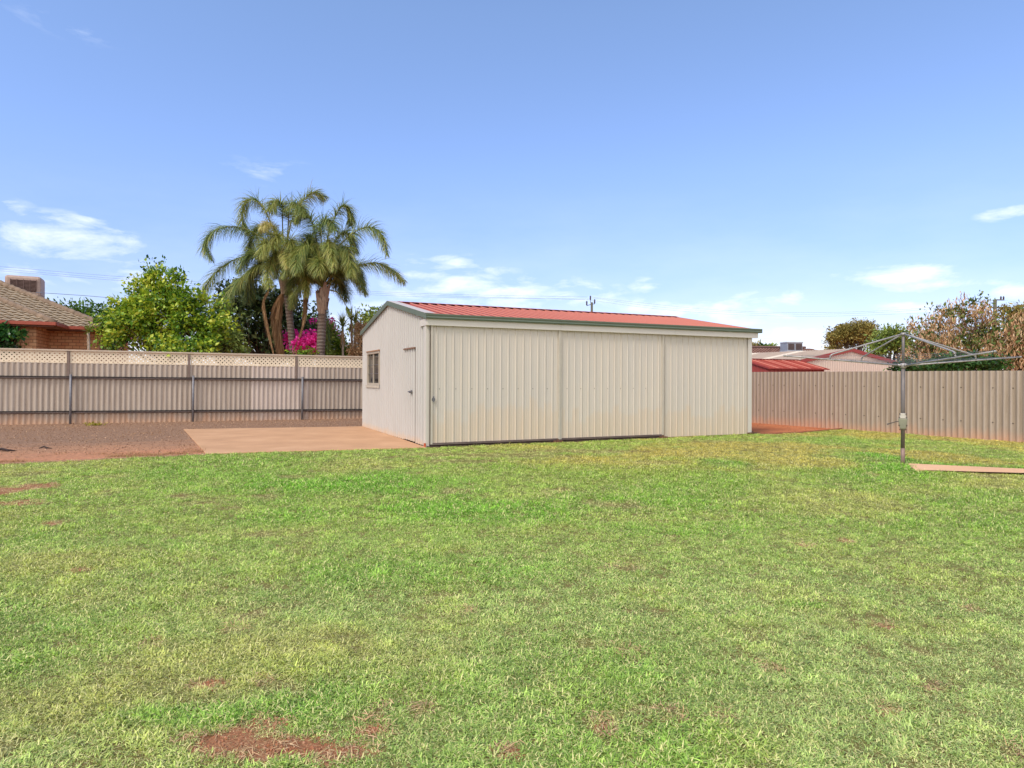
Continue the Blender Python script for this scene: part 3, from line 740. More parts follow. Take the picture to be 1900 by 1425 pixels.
G_bright=leafmat('bright hedge leaves',[(60,96,28),(104,140,36),(160,176,50)],.35,.5)
G_ivy=leafmat('ivy leaves',[(24,60,30),(48,98,46),(92,142,60)],.2,.35,.5)
G_boug=leafmat('magenta bracts',[(206,20,124),(244,50,166),(250,100,196)],.35,.6)
G_gum=leafmat('gum leaves',[(90,84,40),(132,120,58),(164,150,80),(190,172,102)],.2,.55)
G_gum2=leafmat('gum leaves greener',[(80,98,44),(124,144,62),(160,174,84)],.2,.55)
G_pod=leafmat('dry brown pods',[(150,108,74),(192,150,108),(224,188,144),(236,208,170)],.25,.7,.15)
G_podg=leafmat('pod tree leaves',[(56,78,36),(98,118,54),(148,148,74)],.25,.55)
G_dead=leafmat('dead frond straw',[(128,96,66),(170,134,98),(198,164,126)],.2,.8,.1)
G_palm=leafmat('palm leaflets',[(54,76,44),(96,120,64),(140,154,80),(186,184,98),(212,196,130)],.3,.4,.5)
G_yucca=leafmat('strap leaves',[(80,96,40),(128,136,58),(176,168,90)],.25,.5)

fenceY=lambda px:(LF0+LD*lineX(px,LF0,LD)).y
def gbase(px,Y): p=at(px,760,Y); return (p.x,p.y,0)
# citrus tree leaning over the left fence
crown_tree('citrus_tree','bushy yellow-green citrus tree leaning over the lattice fence beside the brick house','tree',gbase(305,24.6),
  [E_(308,600,24.6,90,52,60),E_(300,552,24.6,50,34),E_(250,590,24.2,50,40),E_(380,600,24.8,48,46),E_(292,512,24.6,15,14),E_(225,595,24.4,40,36),E_(276,522,24.6,14,16),E_(288,503,24.6,5,10,6),E_(325,520,24.6,12,12,12),E_(262,545,24.6,22,20),E_(215,630,24.1,26,24),E_(335,642,24.0,78,18),E_(330,655,22.62,20,9,8),E_(392,640,24.8,26,20),E_(345,560,24.6,30,26),E_(235,565,24.4,26,14)],
  G_lemon,230,21000,.135,.19,.12,seed=3,aspect=.55,shell=.35)
crown_tree('distant_shrubbery','row of green treetops showing over the tiled roof ridge of the brick house','tree',gbase(160,38),
  [E_(140,575,38,26,14),E_(175,588,38,34,20),E_(205,590,38,26,22)],G_mid,40,2600,.2,.28,.15,seed=5,up=.5)
crown_tree('climbing_shrub','glossy dark green leafy shrub in front of the brick house at the left edge','shrub',gbase(2,22.9),
  [E_(0,628,22.9,38,26,20),E_(-20,640,22.9,45,40,20)],G_ivy,60,2600,.13,.12,.06,seed=6,aspect=.8,shell=.6)
# dark evergreen behind the palms, and neighbours
crown_tree('evergreen_tree','dark dense evergreen tree behind the dead fronds of the palm','tree',gbase(490,31),
  [E_(470,600,31,66,66,50),E_(520,585,31,40,34),E_(540,620,31,52,52,50),E_(440,560,31,34,40),E_(500,560,31,50,34),E_(420,635,30.5,30,34),E_(580,620,32,30,40)],G_dark,190,15000,.19,.28,.2,seed=8,shell=.4)
crown_tree('leafy_shrub','olive green leafy shrub between the citrus tree and the dark evergreen','shrub',gbase(412,26.6),
  [E_(412,600,26.6,24,40,20),E_(425,640,26.6,30,24,20)],G_gum2,50,3200,.13,.2,.07,seed=9)
crown_tree('small_tree','bright green rounded treetop behind the left palm trunk','tree',gbase(560,36),
  [E_(558,602,36,26,20),E_(570,630,36,30,30)],G_bright,50,3000,.2,.25,.12,seed=10)
crown_tree('bougainvillea','large magenta bougainvillea in bloom between the two palm trunks','shrub',gbase(573,28.5),
  [E_(572,636,27.4,28,24,14),E_(548,630,28.7,16,22,16),E_(582,630,28.6,16,20,14),E_(565,648,28.5,24,14)],G_boug,70,5200,.085,.12,.06,seed=11,aspect=.8)
crown_tree('bougainvillea','tall thin magenta bougainvillea sprays right of the right palm trunk','shrub',gbase(618,29.5),
  [E_(613,600,29.5,4,17,4),E_(618,616,29.5,10,10,8),E_(628,634,29.5,10,12),E_(655,652,29.5,12,8),E_(584,596,29.5,3,5)],G_boug,34,900,.08,.07,.04,seed=12,aspect=.8)
crown_tree('green_shrub','yellow-green shrub filling the gap right of the right palm trunk','shrub',gbase(622,28.4),
  [E_(620,640,28.4,16,26,14),E_(640,650,28.4,16,12,10),E_(560,657,26.4,24,5,8)],G_bright,46,2600,.12,.14,.05,seed=13)
crown_tree('green_shrub','dark olive shrub close behind the right palm trunk','shrub',gbase(606,27.9),
  [E_(606,635,27.9,12,32,12),E_(600,650,27.9,20,14)],G_gum2,40,2400,.13,.14,.05,seed=14)
crown_tree('far_gum_tree','hazy grey-green treetop just left of the shed gable','tree',gbase(690,60),
  [E_(690,590,60,20,16),E_(678,610,60,18,20),E_(700,610,60,20,24)],G_gum2,40,2400,.3,.4,.2,seed=15)
crown_tree('dry_shrub','brown dried-out shrub squeezed between the lattice fence and the shed gable','shrub',gbase(668,27.4),
  [E_(668,630,27.4,9,30,10),E_(664,650,27.4,14,14)],G_dead,40,2600,.12,.12,.05,seed=16,aspect=.25)

# ---- palms ----
def catmull(pts,n):
    P=[Vector(p) for p in pts]; P=[P[0]*2-P[1]]+P+[P[-1]*2-P[-2]]; out=[]
    segs=len(P)-3
    for i in range(n+1):
        t=i/n*segs; k=min(int(t),segs-1); f=t-k; a,b,c,d=P[k:k+4]
        out.append(.5*((2*b)+(c-a)*f+(2*a-5*b+4*c-d)*f*f+(3*b-a-3*c+d)*f**3))
    return out
def frond(T,path,rng,leafL=.74,n=74,mat=None,tone=.45,bare=.18,width=.022,dead=False,name='frond'):
    pts=catmull(path,26); N=len(pts)
    mb=MB(); mb.tube(pts,[(.028 if not dead else .006)*(1-.82*i/(N-1))+.003 for i in range(N)],5)
    st=mb.build(name,RACHIS if not dead else RACHIS_D,T,smooth=True)
    V=[];Fc=[];tn=[]
    for i in range(n):
        t=bare+(1-bare)*(i+.5)/n; x=t*(N-1); k=min(int(x),N-2); p=pts[k].lerp(pts[k+1],x-k); tg=(pts[k+1]-pts[k]).normalized()
        side=tg.cross(Vector((0,0,1)))
        if side.length<.15: side=tg.cross(Vector((rng.normal(),rng.normal(),0)))
        side.normalize(); upv=side.cross(tg).normalized()
        env=(math.sin(math.pi*min(1,(t-bare)/(1-bare)*.86+.1)))**.6
        for sg in (-1,1):
            for rep in range(4 if not dead else 5):
                a=rng.normal()*.75; ln=leafL*env*(.75+.45*rng.random())
                d=(side*sg*math.cos(a)+upv*math.sin(a)*.9+tg*(.45+.5*t)).normalized()
                if dead: d=(d*.5+Vector((0,0,-1))*.8+tg*.4).normalized()
                ww=width*(.7+.5*rng.random()); q=p.copy(); b=len(V)
                wv=d.cross(Vector((rng.normal()*.5,rng.normal()*.5,1))); wv.normalize()
                for j in range(4):
                    f=j/3; hw=ww*(1-f)**.7*.5+.001
                    V+= [q-wv*hw,q+wv*hw]
                    d=(d+Vector((0,0,-1))*(.22+.25*f)*(1.2 if not dead else .5)).normalized(); q=q+d*ln/3
                for j in range(3): Fc.append((b+2*j,b+2*j+1,b+2*j+3,b+2*j+2))
                tt=min(1,max(0,tone+rng.normal()*.16)); tn+=[tt]*8
    npmesh('leaflets',[tuple(v) for v in V],Fc,mat or G_palm,st,tn)
    return st
RACHIS=plain('frond rib',(126,122,64),.6); RACHIS_D=plain('dry frond rib',(140,96,64),.8)
def zp_(x,y): return (340+x/3.751, 320+y/3.751)
def palm(name,label,base_px,top_px,Y,r0,r1,fronds,seed,extra,bulge):
    rng=np.random.default_rng(seed); B=at(base_px[0],base_px[1],Y); Tp=at(top_px[0],top_px[1],Y); 
    b0=Vector((B.x+(B.x-Tp.x)*.5,Y,0)); T=thing(name,label,'palm tree',b0,0,'palms behind the lattice fence')
    W=lambda p: Vector(p)-b0
    pts=[]; rs=[]; n=70
    for i in range(n+1):
        f=i/n; p=Vector((0,0,0)).lerp(W(Tp),f); p.x+=math.sin(f*3)*.05; pts.append(p)
        r=r0+(r1-r0)*f; r*=1+.035*(1 if i%2 else -1); rs.append(r)
    mb=MB(); mb.tube(pts,rs,14); m,t=newmat('ringed palm trunk'); o=t.obj()
    sx=t.n('ShaderNodeSeparateXYZ'); t.l(o,sx.inputs[0])
    wv=t.math('SINE',t.math('ADD',t.math('MULTIPLY',sx.outputs[2],46),t.math('MULTIPLY',t.noise(o,3),6)))
    c=t.ramp(wv,[(.0,lin((104,92,84))),(.7,lin((142,130,122))),(1,lin((88,74,66)))]); c=t.mix(t.ramp(t.noise(t.mapping(o,(5,5,1)),2,5),[(.4,0.0),(.7,.7)]),c,lin((112,84,66)))
    t.out(c,.9,0,.15,t.bump(wv,.5,.02)); mb.build('trunk',m,T,smooth=True)
    # old leaf-base boots flaring below the crown
    mb=MB(); C=W(Tp)
    for k in range(26):
        a=rng.random()*6.28; z0=-bulge*.9+rng.random()*bulge*.9; R0=r1*1.05; R1=r1*(1.15+rng.random()*.45)
        d=Vector((math.cos(a),math.sin(a),0)); s=Vector((-d.y,d.x,0)); h=.28+.3*rng.random()
        p0=C+d*R0*.8+Vector((0,0,z0-.12)); p1=C+d*R1+Vector((0,0,z0+h*.6)); p2=C+d*R1*(.9+.5*rng.random())+Vector((0,0,z0+h))
        w=.075+.05*rng.random(); e=d*.03
        mb.hexa([p0-s*w,p0+s*w,p0+s*w+e,p0-s*w+e,p1-s*w*.8,p1+s*w*.8,p1+s*w*.8+e,p1-s*w*.8+e]); mb.hexa([p1-s*w*.8,p1+s*w*.8,p1+s*w*.8+e,p1-s*w*.8+e,p2-s*w*.3,p2+s*w*.3,p2+s*w*.3+e,p2-s*w*.3+e])
    mb.build('leaf_base',plain('boot husk',(158,132,112),.9,var=.3,scale=4,stretch=(4,4,.6)),T)
    # spear and upright petioles
    for pth,dy,tone,kw in fronds:
        ps=[]
        for i,(x,y) in enumerate(pth):
            px,py=zp_(x,y); f=i/(len(pth)-1); ps.append(W(at(px,py,Y+dy*f)))
        frond(T,ps,rng,tone=tone,**kw)
    for (az,up,ln,tone) in extra:
        a=math.radians(az); d=Vector((math.sin(a),math.cos(a),0)); c=C+Vector((0,0,.25)); ps=[c]
        for i in range(1,5):
            f=i/4; ps.append(c+d*ln*(f**.9)*.8*(1-.18*f)+Vector((0,0,up*math.sin(min(f*1.9,2.4))*1.0-(f**2.4)*ln*.42)))
        frond(T,ps,rng,tone=tone)
    return T
D=dict
palm('palm_tree','left palm with slim trunk and fuller arching crown, dead fronds hanging below it',(545,650),(530,527),27.6,.155,.135,[
 ([(680,600),(540,450),(380,380),(220,400),(150,500),(200,610)],-.6,.4,D()),
 ([(680,620),(520,570),(350,610),(220,700),(140,830),(150,890)],.4,.55,D()),
 ([(680,640),(540,640),(420,720),(330,830),(275,960)],-.8,.5,D()),
 ([(690,600),(600,330),(520,200),(430,200),(410,330),(450,420)],.5,.5,D()),
 ([(710,600),(750,350),(830,200),(910,140),(990,170)],.8,.55,D()),
 ([(700,600),(690,350),(690,230),(640,200),(600,260)],-1.2,.55,D(bare=.3)),
 ([(710,600),(730,380),(740,250),(800,220),(850,300)],-1.5,.45,D(bare=.3)),
 ([(730,650),(790,560),(840,640),(860,760),(855,860)],-1.2,.7,D(leafL=.55)),
 ([(690,660),(650,560),(610,620),(590,720),(600,800)],-1.6,.62,D(leafL=.6)),
 ([(700,650),(710,540),(720,580),(730,660)],-2.0,.8,D(leafL=.5)),
 ([(690,610),(600,420),(520,380),(470,470),(460,560)],1.2,.4,D()),
 ([(690,640),(560,600),(480,700),(450,800),(440,900)],1.0,.35,D()),
 ([(700,600),(640,400),(580,350),(540,400)],-1.5,.95,D(leafL=.45)),
 ([(610,800),(560,880),(575,1000),(600,1120),(630,1260)],-.5,.5,D(dead=True,mat=G_dead,leafL=.34,bare=.05)),
 ([(700,800),(670,920),(660,1040),(680,1160),(700,1270)],.6,.5,D(dead=True,mat=G_dead,leafL=.75,bare=.05,n=90)),
 ([(720,800),(640,900),(640,1020),(660,1150),(670,1270)],.9,.6,D(dead=True,mat=G_dead,leafL=.7,bare=.05,n=90)),
 ([(740,760),(860,760),(860,900),(830,1060),(760,1260)],-.6,.5,D(dead=True,mat=G_dead,leafL=.3,bare=.3)),
 ],21,[(20,1.5,3.0,.4),(-30,1.6,3.0,.35),(75,1.3,2.8,.45),(150,1.2,2.4,.55),(-100,1.5,2.9,.4),(60,2.0,2.2,.5),(200,1.7,2.4,.6),(-60,2.1,2.4,.5),(0,1.2,2.8,.4),(-75,1.0,2.9,.45),(100,1.7,2.4,.4),(150,1.8,2.0,.6),(45,.9,2.7,.5),(180,2.0,2.0,.6)],.35)
palm('palm_tree','right palm with thick husky trunk top and long fronds reaching towards the shed roof',(590,655),(599,545),26.8,.175,.165,[
 ([(980,760),(1050,560),(1170,430),(1290,380),(1380,430),(1420,570)],-.6,.5,D()),
 ([(1000,800),(1090,710),(1220,650),(1350,630),(1460,680),(1540,760)],.5,.6,D(bare=.25)),
 ([(975,760),(1000,480),(1060,300),(1120,230),(1165,280),(1165,370)],.6,.45,D()),
 ([(960,760),(930,500),(900,360),(840,290),(780,330)],-.5,.45,D()),
 ([(980,760),(1060,560),(1130,520),(1160,610),(1170,720)],-1.4,.55,D()),
 ([(980,760),(1040,520),(1110,420),(1180,450),(1200,560)],1.0,.4,D()),
 ([(950,770),(880,740),(820,790),(770,860),(750,940)],.3,.55,D(bare=.3,leafL=.5)),
 ([(960,760),(900,560),(840,520),(790,590),(790,700)],-1.4,.5,D()),
 ([(960,760),(960,480),(950,380),(1010,330),(1060,400)],-1.5,.4,D(bare=.3)),
 ([(970,760),(990,560),(1010,480),(1030,560),(1050,680)],-2.0,.6,D(leafL=.55)),
 ([(965,760),(930,560),(890,440),(860,480),(850,600)],.9,.35,D()),
 ([(950,790),(880,740),(850,800),(845,920),(830,1040)],.5,.5,D(bare=.35,dead=True,mat=G_dead,leafL=.35)),
 ([(1010,815),(1080,840),(1130,920),(1160,990)],-.3,.5,D(bare=.7,leafL=.25,n=20)),
 ([(990,900),(990,960),(1000,1080),(1010,1240)],.6,.3,D(bare=.1,leafL=.35,n=50)),
 ],22,[(10,1.6,2.9,.35),(-40,1.5,2.6,.4),(50,1.6,2.8,.45),(110,1.3,2.4,.5),(170,1.3,2.2,.55),(-120,1.4,2.4,.45),(30,2.1,2.2,.4),(-10,2.2,2.0,.5),(140,1.8,2.0,.5),(75,1.0,2.6,.45),(-70,1.0,2.6,.45),(20,.8,2.6,.4),(-90,2.0,2.2,.4)],.85)

# strap-leaved plants
def strap_plant(name,label,px,ytop,Y,heads,seed,L=.55,group=None,skirt=True):
    rng=np.random.default_rng(seed); base=Vector(gbase(px,Y)); T=thing(name,label,'plant',base,0,group)
    mb=MB(); V=[];Fc=[];tn=[]; V2=[];F2=[];t2=[]
    for (hx,hy) in heads:
        h=at(hx,hy,Y)-base; mb.tube([(0,0,0),(h.x*.4,0,h.z*.5),h],[.06,.05,.045],7)
        for k in range(46):
            a=rng.random()*6.28; e=rng.random()**.7*1.9-.35
            d=Vector((math.cos(a)*math.cos(e),math.sin(a)*math.cos(e),math.sin(e))); s=d.cross(Vector((0,0,1))).normalized(); q=h.copy(); ln=L*(.7+.5*rng.random()); b=len(V)
            for j in range(4):
                w=.022*(1-(j/3)**2)+.002; V+=[q-s*w,q+s*w]; d=(d+Vector((0,0,-.16*j))).normalized(); q=q+d*ln/3
            for j in range(3): Fc.append((b+2*j,b+2*j+1,b+2*j+3,b+2*j+2))
            tn+=[float(np.clip(.5+rng.normal()*.25,0,1))]*8
        if skirt:
            for k in range(40):
                a=rng.random()*6.28; q=h+Vector((0,0,-rng.random()*.5)); d=Vector((math.cos(a)*.4,math.sin(a)*.4,-1)).normalized(); s=Vector((-math.sin(a),math.cos(a),0)); b=len(V2)
                for j in range(3):
                    w=.016*(1-j/3); V2+=[q-s*w,q+s*w]; q=q+d*L*.35; d=(d+Vector((0,0,-.5))).normalized()
                for j in range(2): F2.append((b+2*j,b+2*j+1,b+2*j+3,b+2*j+2))
                t2+=[float(rng.random())]*6
    mb.build('stem',M['bark_pale'],T,smooth=True); npmesh('leaves',[tuple(v) for v in V],Fc,G_yucca,T,tn)
    if V2: npmesh('dead_leaves',[tuple(v) for v in V2],F2,G_dead,T,t2)
strap_plant('yucca','spiky yucca head on a pale stem right of the magenta bougainvillea',637,604,27.6,[(636,606)],31,.62)
strap_plant('yucca','taller tangled yucca with two spiky heads nearest the shed gable',655,590,28.2,[(652,594),(660,600)],32,.6)
strap_plant('yucca','small spiky yucca against the brick wall at the lattice fence',168,615,22.9,[(164,616)],33,.3)

# ---------- right background trees ----------
crown_tree('gum_tree','umbrella-crowned olive gum tree beyond the cream shed gable','tree',gbase(1585,62),
  [E_(1585,616,62,42,11,30),E_(1558,626,62,18,9,20),E_(1610,614,62,22,9,20),E_(1588,606,62,28,7,20),E_(1546,628,62,9,9,14),E_(1598,632,62,14,5,10),E_(1570,634,62,12,5,10)],G_gum,90,15000,.2,.27,.22,seed=41,shell=.6,up=.6)
crown_tree('gum_tree','greener ragged gum tree between the umbrella gum and the brown pod tree','tree',gbase(1655,50),
  [E_(1655,622,50,24,11),E_(1640,635,50,20,12),E_(1670,640,50,18,14),E_(1625,650,50,16,8)],G_gum2,60,5000,.22,.32,.16,seed=42,shell=.5,up=.5)
def pod_tree(label,px,Y,ells,seed,nl,npod):
    T=crown_tree('pod_tree',label,'tree',gbase(px,Y),ells,G_podg,150,nl,.14,.24,.12,seed=seed,shell=.3,group='trees hung with brown pods')
    rng=np.random.default_rng(seed+1); b=Vector(gbase(px,Y))
    E=[(tuple(Vector(e[0])-b),(e[1][0]*1.06,e[1][1]*1.06,e[1][2]*1.06)) for e in ells]
    cc,P,idx=blob_points(E,150,npod,rng,.15,.6)
    P=cc[idx]+np.clip(rng.normal(size=P.shape),-1.8,1.8)*np.array([.1,.1,.17])
    V,Fa=leaf_cloud(P,.17,.22,2.6,.0,None,rng); tone=np.clip(.5+.28*rng.normal(size=len(P)),0,1)
    npmesh('seed_pods',V,Fa,G_pod,T,np.repeat(tone,5))
pod_tree('wide tree covered in hanging brown seed pods behind the clothesline',1770,26.5,
  [E_(1770,640,26.5,74,38,60),E_(1806,578,26.5,25,34),E_(1725,645,26,44,36),E_(1815,645,26.5,54,40),E_(1705,608,26.5,20,16),E_(1752,592,26.5,26,30),E_(1700,668,25.8,34,20),E_(1835,610,26.6,30,18)],44,4600,7000)
pod_tree('second brown pod tree cut off by the right edge of the picture',1890,25,
  [E_(1897,625,25,36,32),E_(1925,612,25,44,42),E_(1880,660,25,36,26)],46,2600,4200)
crown_tree('gum_tree','dark gum crown behind the timber power pole at the far right','tree',gbase(1885,55),
  [E_(1880,583,55,30,8,20),E_(1895,580,55,30,9,20),E_(1910,600,55,40,20)],G_gum,50,3200,.28,.35,.2,seed=48,up=.6)
crown_tree('bushy_shrub','low dark green bush behind the fence under the brown pods','shrub',gbase(1800,24),
  [E_(1790,672,24,34,14),E_(1840,676,24,24,12),E_(1700,680,24,40,9),E_(1760,680,24,40,8)],leafmat('deep green leaves',[(24,52,22),(48,86,34),(80,118,46)],.2,.5),60,4200,.13,.16,.05,seed=49)
for k,(px,py,rx,ry,c,lab) in enumerate([(1396,645,8,6,G_gum,'small olive treetop touching the shed eave over the tiled roof'),(1416,647,8,6,G_mid,'tiny bright green treetop over the tiled roof'),(1431,649,3,3,G_gum2,'smallest grey-green treetop left of the roof cooler'),(1548,648,12,4,G_gum,'low dark treetop between the roof cooler and the cream gable')]):
    crown_tree('far_treetop',lab,'tree',gbase(px,75),[E_(px,py,75,rx,ry)],c,16,700,.3,.25,.1,seed=50+k,group='far treetops over the roofs')

# ---------- brick house on the left ----------
def tiled(mb,x0,x1,depth,tan,kl,kr,tw=.26,course=.27,m=0,P=None):
    """tiled roof slope: x along eave, t up the slope in plan; kl/kr: plan slant of the left/right edges"""
    nc=int(depth/course); n=int((x1-x0)/tw*6)
    for i in range(nc):
        a,b=i*course,min((i+1)*course+.03,depth)
        vs=[]; xs=[x0+(x1-x0)*j/n for j in range(n+1)]
        for row,(t,lift) in enumerate(((a+.05,-.01),(a,.062),(b,.014))):
            lo,hi=x0+kl*t,x1-kr*t
            for x in xs:
                w=.022*math.sin(2*math.pi*x/tw); sc=.02*math.sin(2*math.pi*x/tw+1.3) if row<2 else 0
                xx=min(max(x,lo),hi); vs.append(P(xx,t+sc,t*tan+lift+(w if row else 0)))
        N=n+1; fs=[]
        for r in range(2):
            for j in range(n):
                q=(r*N+j,r*N+j+1,(r+1)*N+j+1,(r+1)*N+j)
                if (Vector(vs[q[0]])-Vector(vs[q[1]])).length>1e-4 or (Vector(vs[q[2]])-Vector(vs[q[3]])).length>1e-4: fs.append(q)
        mb.add(vs,fs,m)
def tile_mat(name,a,b,c):
    m,t=newmat(name); o=t.obj(); n=t.noise(o,3.5,5,.65); f=t.noise(o,30,4,.6)
    col=t.ramp(n,[(.3,lin(a)),(.55,lin(b)),(.75,lin(c))]); t.out(t.mix(t.ramp(f,[(.4,.3),(.65,0.0)]),col,lin(a)),.85,0,.2,t.bump(f,.3,.01)); return m
M['tile']=tile_mat('concrete roof tile',(138,120,100),(164,146,122),(180,162,138))
def brick_mat(axis=0):
    m,t=newmat('clay brick'); o=t.obj(); sx=t.n('ShaderNodeSeparateXYZ'); t.l(o,sx.inputs[0])
    cb=t.n('ShaderNodeCombineXYZ'); t.l(sx.outputs[axis],cb.inputs[0]); t.l(sx.outputs[2],cb.inputs[1])
    b=t.n('ShaderNodeTexBrick'); t.l(cb.outputs[0],b.inputs['Vector']); b.inputs['Scale'].default_value=1
    b.inputs['Color1'].default_value=lin((226,178,134)); b.inputs['Color2'].default_value=lin((200,140,100)); b.inputs['Mortar'].default_value=lin((150,100,76))
    b.inputs['Mortar Size'].default_value=.011; b.inputs['Brick Width'].default_value=.24; b.inputs['Row Height'].default_value=.118; b.inputs['Bias'].default_value=-.1
    n=t.noise(o,9,5,.7); c=t.mix(t.ramp(n,[(.4,0.0),(.7,.4)]),b.outputs['Color'],lin((206,160,118)))
    t.out(c,.85,0,.2,t.bump(b.outputs['Fac'],-.4,.01)); return m
M['brick']=brick_mat(0); M['brick_s']=brick_mat(1)
def house_left():
    Mx=at(94,603.5,25); yaw=.41; u=Vector((math.cos(yaw),math.sin(yaw),0)); v=Vector((-u.y,u.x,0))
    k=ray(204,604).x; tK=(k*Mx.y-Mx.x)/(u.x-k*u.y); K=Mx+u*tK; ze=3.40
    T=thing('brick_house','brick house with brown tiled hip roof and roof cooler at the left edge','house',(K.x,K.y,0),yaw)
    tan=.44; xl=-13.
    P=lambda x,t,z:(x,t,ze+z)
    mb=MB(); tiled(mb,xl,0,4.9,tan,0,1,P=P)
    Q=lambda x,t,z:(-t,x,ze+z); tiled(mb,0,9.8,4.9,tan,1,1,P=lambda x,t,z:(-t,x,ze+z)); 
    Rr=lambda x,t,z:(x,9.8-t,ze+z); mb.add([(xl,9.8,ze),(0,9.8,ze),(-4.9,4.9,ze+4.9*tan),(xl,4.9,ze+4.9*tan)],[(0,1,2,3)])
    roof=mb.build('roof',M['tile'],T)
    # wing
    Wc=at(101,597,23.4)-K; wx=Wc.dot(u); wy=Wc.dot(v)
    mb=MB(); tiled(mb,xl,0,3.0,tan,0,1,P=lambda x,t,z:(wx+x,wy+t,ze+z)); tiled(mb,0,4.6,2.95,tan,1,-1,P=lambda x,t,z:(wx-t,wy+x,ze+z))
    mb.add([(xl,wy+3.0,ze+3*tan-.02),(wx-3.0,wy+3.0,ze+3*tan-.02),(wx-3.0,wy+6,ze+3*tan-.02),(xl,wy+6,ze+3*tan-.02)],[(0,1,2,3)])
    wing=mb.build('wing_roof',M['tile'],T)
    def cap(pts,par):
        mb=MB(); pts=[Vector(p) for p in pts]; L=(pts[1]-pts[0]).length; n=int(L/.38); 
        for i in range(n):
            a=pts[0].lerp(pts[1],i/n); b=pts[0].lerp(pts[1],(i+1.12)/n); mb.tube([a+Vector((0,0,.01)),b+Vector((0,0,.03))],[.105,.125],10)
        mb.build('hip_cap',tile_mat('hip tile',(112,94,78),(140,118,98),(158,136,114)),par,smooth=True)
    cap([(0,0,ze+.0),(-4.9,4.9,ze+4.9*tan)],roof); cap([(-4.9,4.9,ze+4.9*tan),(xl,4.9,ze+4.9*tan)],roof); cap([(wx,wy,ze),(wx-3,wy+3,ze+3*tan)],wing)
    # gutters / fascia
    mb=MB(); mb.box((wx,-.1,ze-.09),(.06,-.0,ze+.03)); mb.box((0,0,ze-.09),(.1,9.8,ze+.03)); mb.box((xl,wy-.1,ze-.09),(wx+.06,wy,ze+.03)); mb.box((wx,wy,ze-.09),(wx+.08,-.1,ze+.03)); mb.build('gutter',M['gutter_red'],T,bevel=.01)
    mb=MB(); mb.box((xl,.02,ze-.14),(-.02,.55,ze-.1)); mb.box((xl,wy+.02,ze-.14),(wx-.02,wy+.6,ze-.1)); mb.build('soffit',plain('soffit',(120,86,70),.8),T)
    # walls
    kx=lambda px,y0:(lambda k:((k*(K.y+v.y*y0)-(K.x+v.x*y0))/(u.x-k*u.y)))(ray(px,620).x)
    wyw=wy+.5; xa,xb=kx(27,wyw),kx(67,wyw)
    mb=MB(); mb.box((xa,wyw,0),(xb,wyw+.22,ze-.1)); mb.box((kx(69,.5),.5,0),(-.45,.72,ze-.1)); mb.box((xl,wyw+1.6,0),(xa,wyw+1.8,ze-.1)); mb.build('front_wall',M['brick'],T)
    mb=MB(); mb.box((xb-.22,wyw+.22,0),(xb,.72,ze-.1)); mb.box((xa,wyw+.22,0),(xa+.2,wyw+1.6,ze-.1)); mb.box((-.67,.72,0),(-.45,9.3,ze-.1)); mb.build('side_wall',M['brick_s'],T)
    mb=MB(); mb.box((kx(-3,wyw),wyw-.1,0),(kx(3,wyw),wyw,ze-.12)); mb.build('verandah_post',M['white'],T)
    # evaporative cooler sitting behind the hip
    c0=at(8,510,28.2); C=thing('roof_cooler','beige evaporative cooler box perched on the brown tiled roof','air cooler',c0-Vector((0,0,1.0)),yaw+.06)
    w=1.28; mb=MB(); mb.box((0,0,.12),(w,1.1,1.02)); mb.build('casing',M['cooler_l'],C,bevel=.1)
    mb=MB(); mb.box((.22,-.006,.34),(w-.17,.02,.84)); pn=mb.build('grille',plain('grille dark',(84,62,56),.8),C)
    mb=MB()
    for k in range(9): z=.37+k*.055; mb.hexa([(.2,-.035,z),(w-.15,-.035,z),(w-.15,-.005,z+.02),(.2,-.005,z+.02),(.2,-.035,z+.008),(w-.15,-.035,z+.008),(w-.15,-.005,z+.03),(.2,-.005,z+.03)])
    for k in range(5): mb.box((.2+k*(w-.36)/4,-.04,.33),(.22+k*(w-.36)/4,-.006,.86))
    mb.build('louvre',M['cooler_g'],pn)
    mb=MB(); mb.box((.2,.15,-.5),(w-.2,.95,.12)); mb.build('duct',M['cooler_l'],C)
house_left()

# ---------- buildings beyond the right fence ----------
def red_shed():
    A=at(1426,683.2,26); u=U; v=Vv; T=thing('small_garden_shed','low red steel garden shed behind the tan fence, right of the big shed','shed',(A.x,A.y,0),SYAW)
    k=ray(1535,683).x; L=(k*A.y-A.x)/(u.x-k*u.y); W=1.55; zr=.40; ze=A.z
    mb=MB()
    cladding(mb,trim_profile(.04,L-.1,.19,.02),lambda s,o,z:(s,.06-o,z),0,ze-.03); cladding(mb,trim_profile(.06,2*W-.06,.19,.02),lambda s,o,z:(.04-o,s,z),0,lambda s:ze+zr*(1-abs(s-W)/W)-.04)
    cladding(mb,trim_profile(.06,2*W-.06,.19,.02),lambda s,o,z:(L-.1+o,s,z),0,lambda s:ze+zr*(1-abs(s-W)/W)-.04)
    mb.build('wall',plain('red shed wall',(150,64,58),.55,var=.06),T)
    for sd in (0,1):
        mb=MB(); cladding(mb,trim_profile(0,L,.19,.022),lambda s,o,t:(s,(-.03+t*(W+.03)) if sd==0 else (2*W+.03-t*(W+.03)),ze+t*zr+o),0,1); mb.build('roof',M['roof_red'],T,solid=.004)
    mb=MB(); mb.box((0,W-.09,ze+zr+.015),(L,W+.09,ze+zr+.03)); mb.hexa([(-.02,-.04,ze-.04),(.0,-.04,ze-.04),(0,W,ze+zr-.03),(-.02,W,ze+zr-.03),(-.02,-.04,ze+.03),(0,-.04,ze+.03),(0,W,ze+zr+.03),(-.02,W,ze+zr+.03)]); mb.box((-.02,-.06,ze-.035),(L+.06,-.035,ze+.012)); mb.build('trim',M['red_trim'],T)
red_shed()
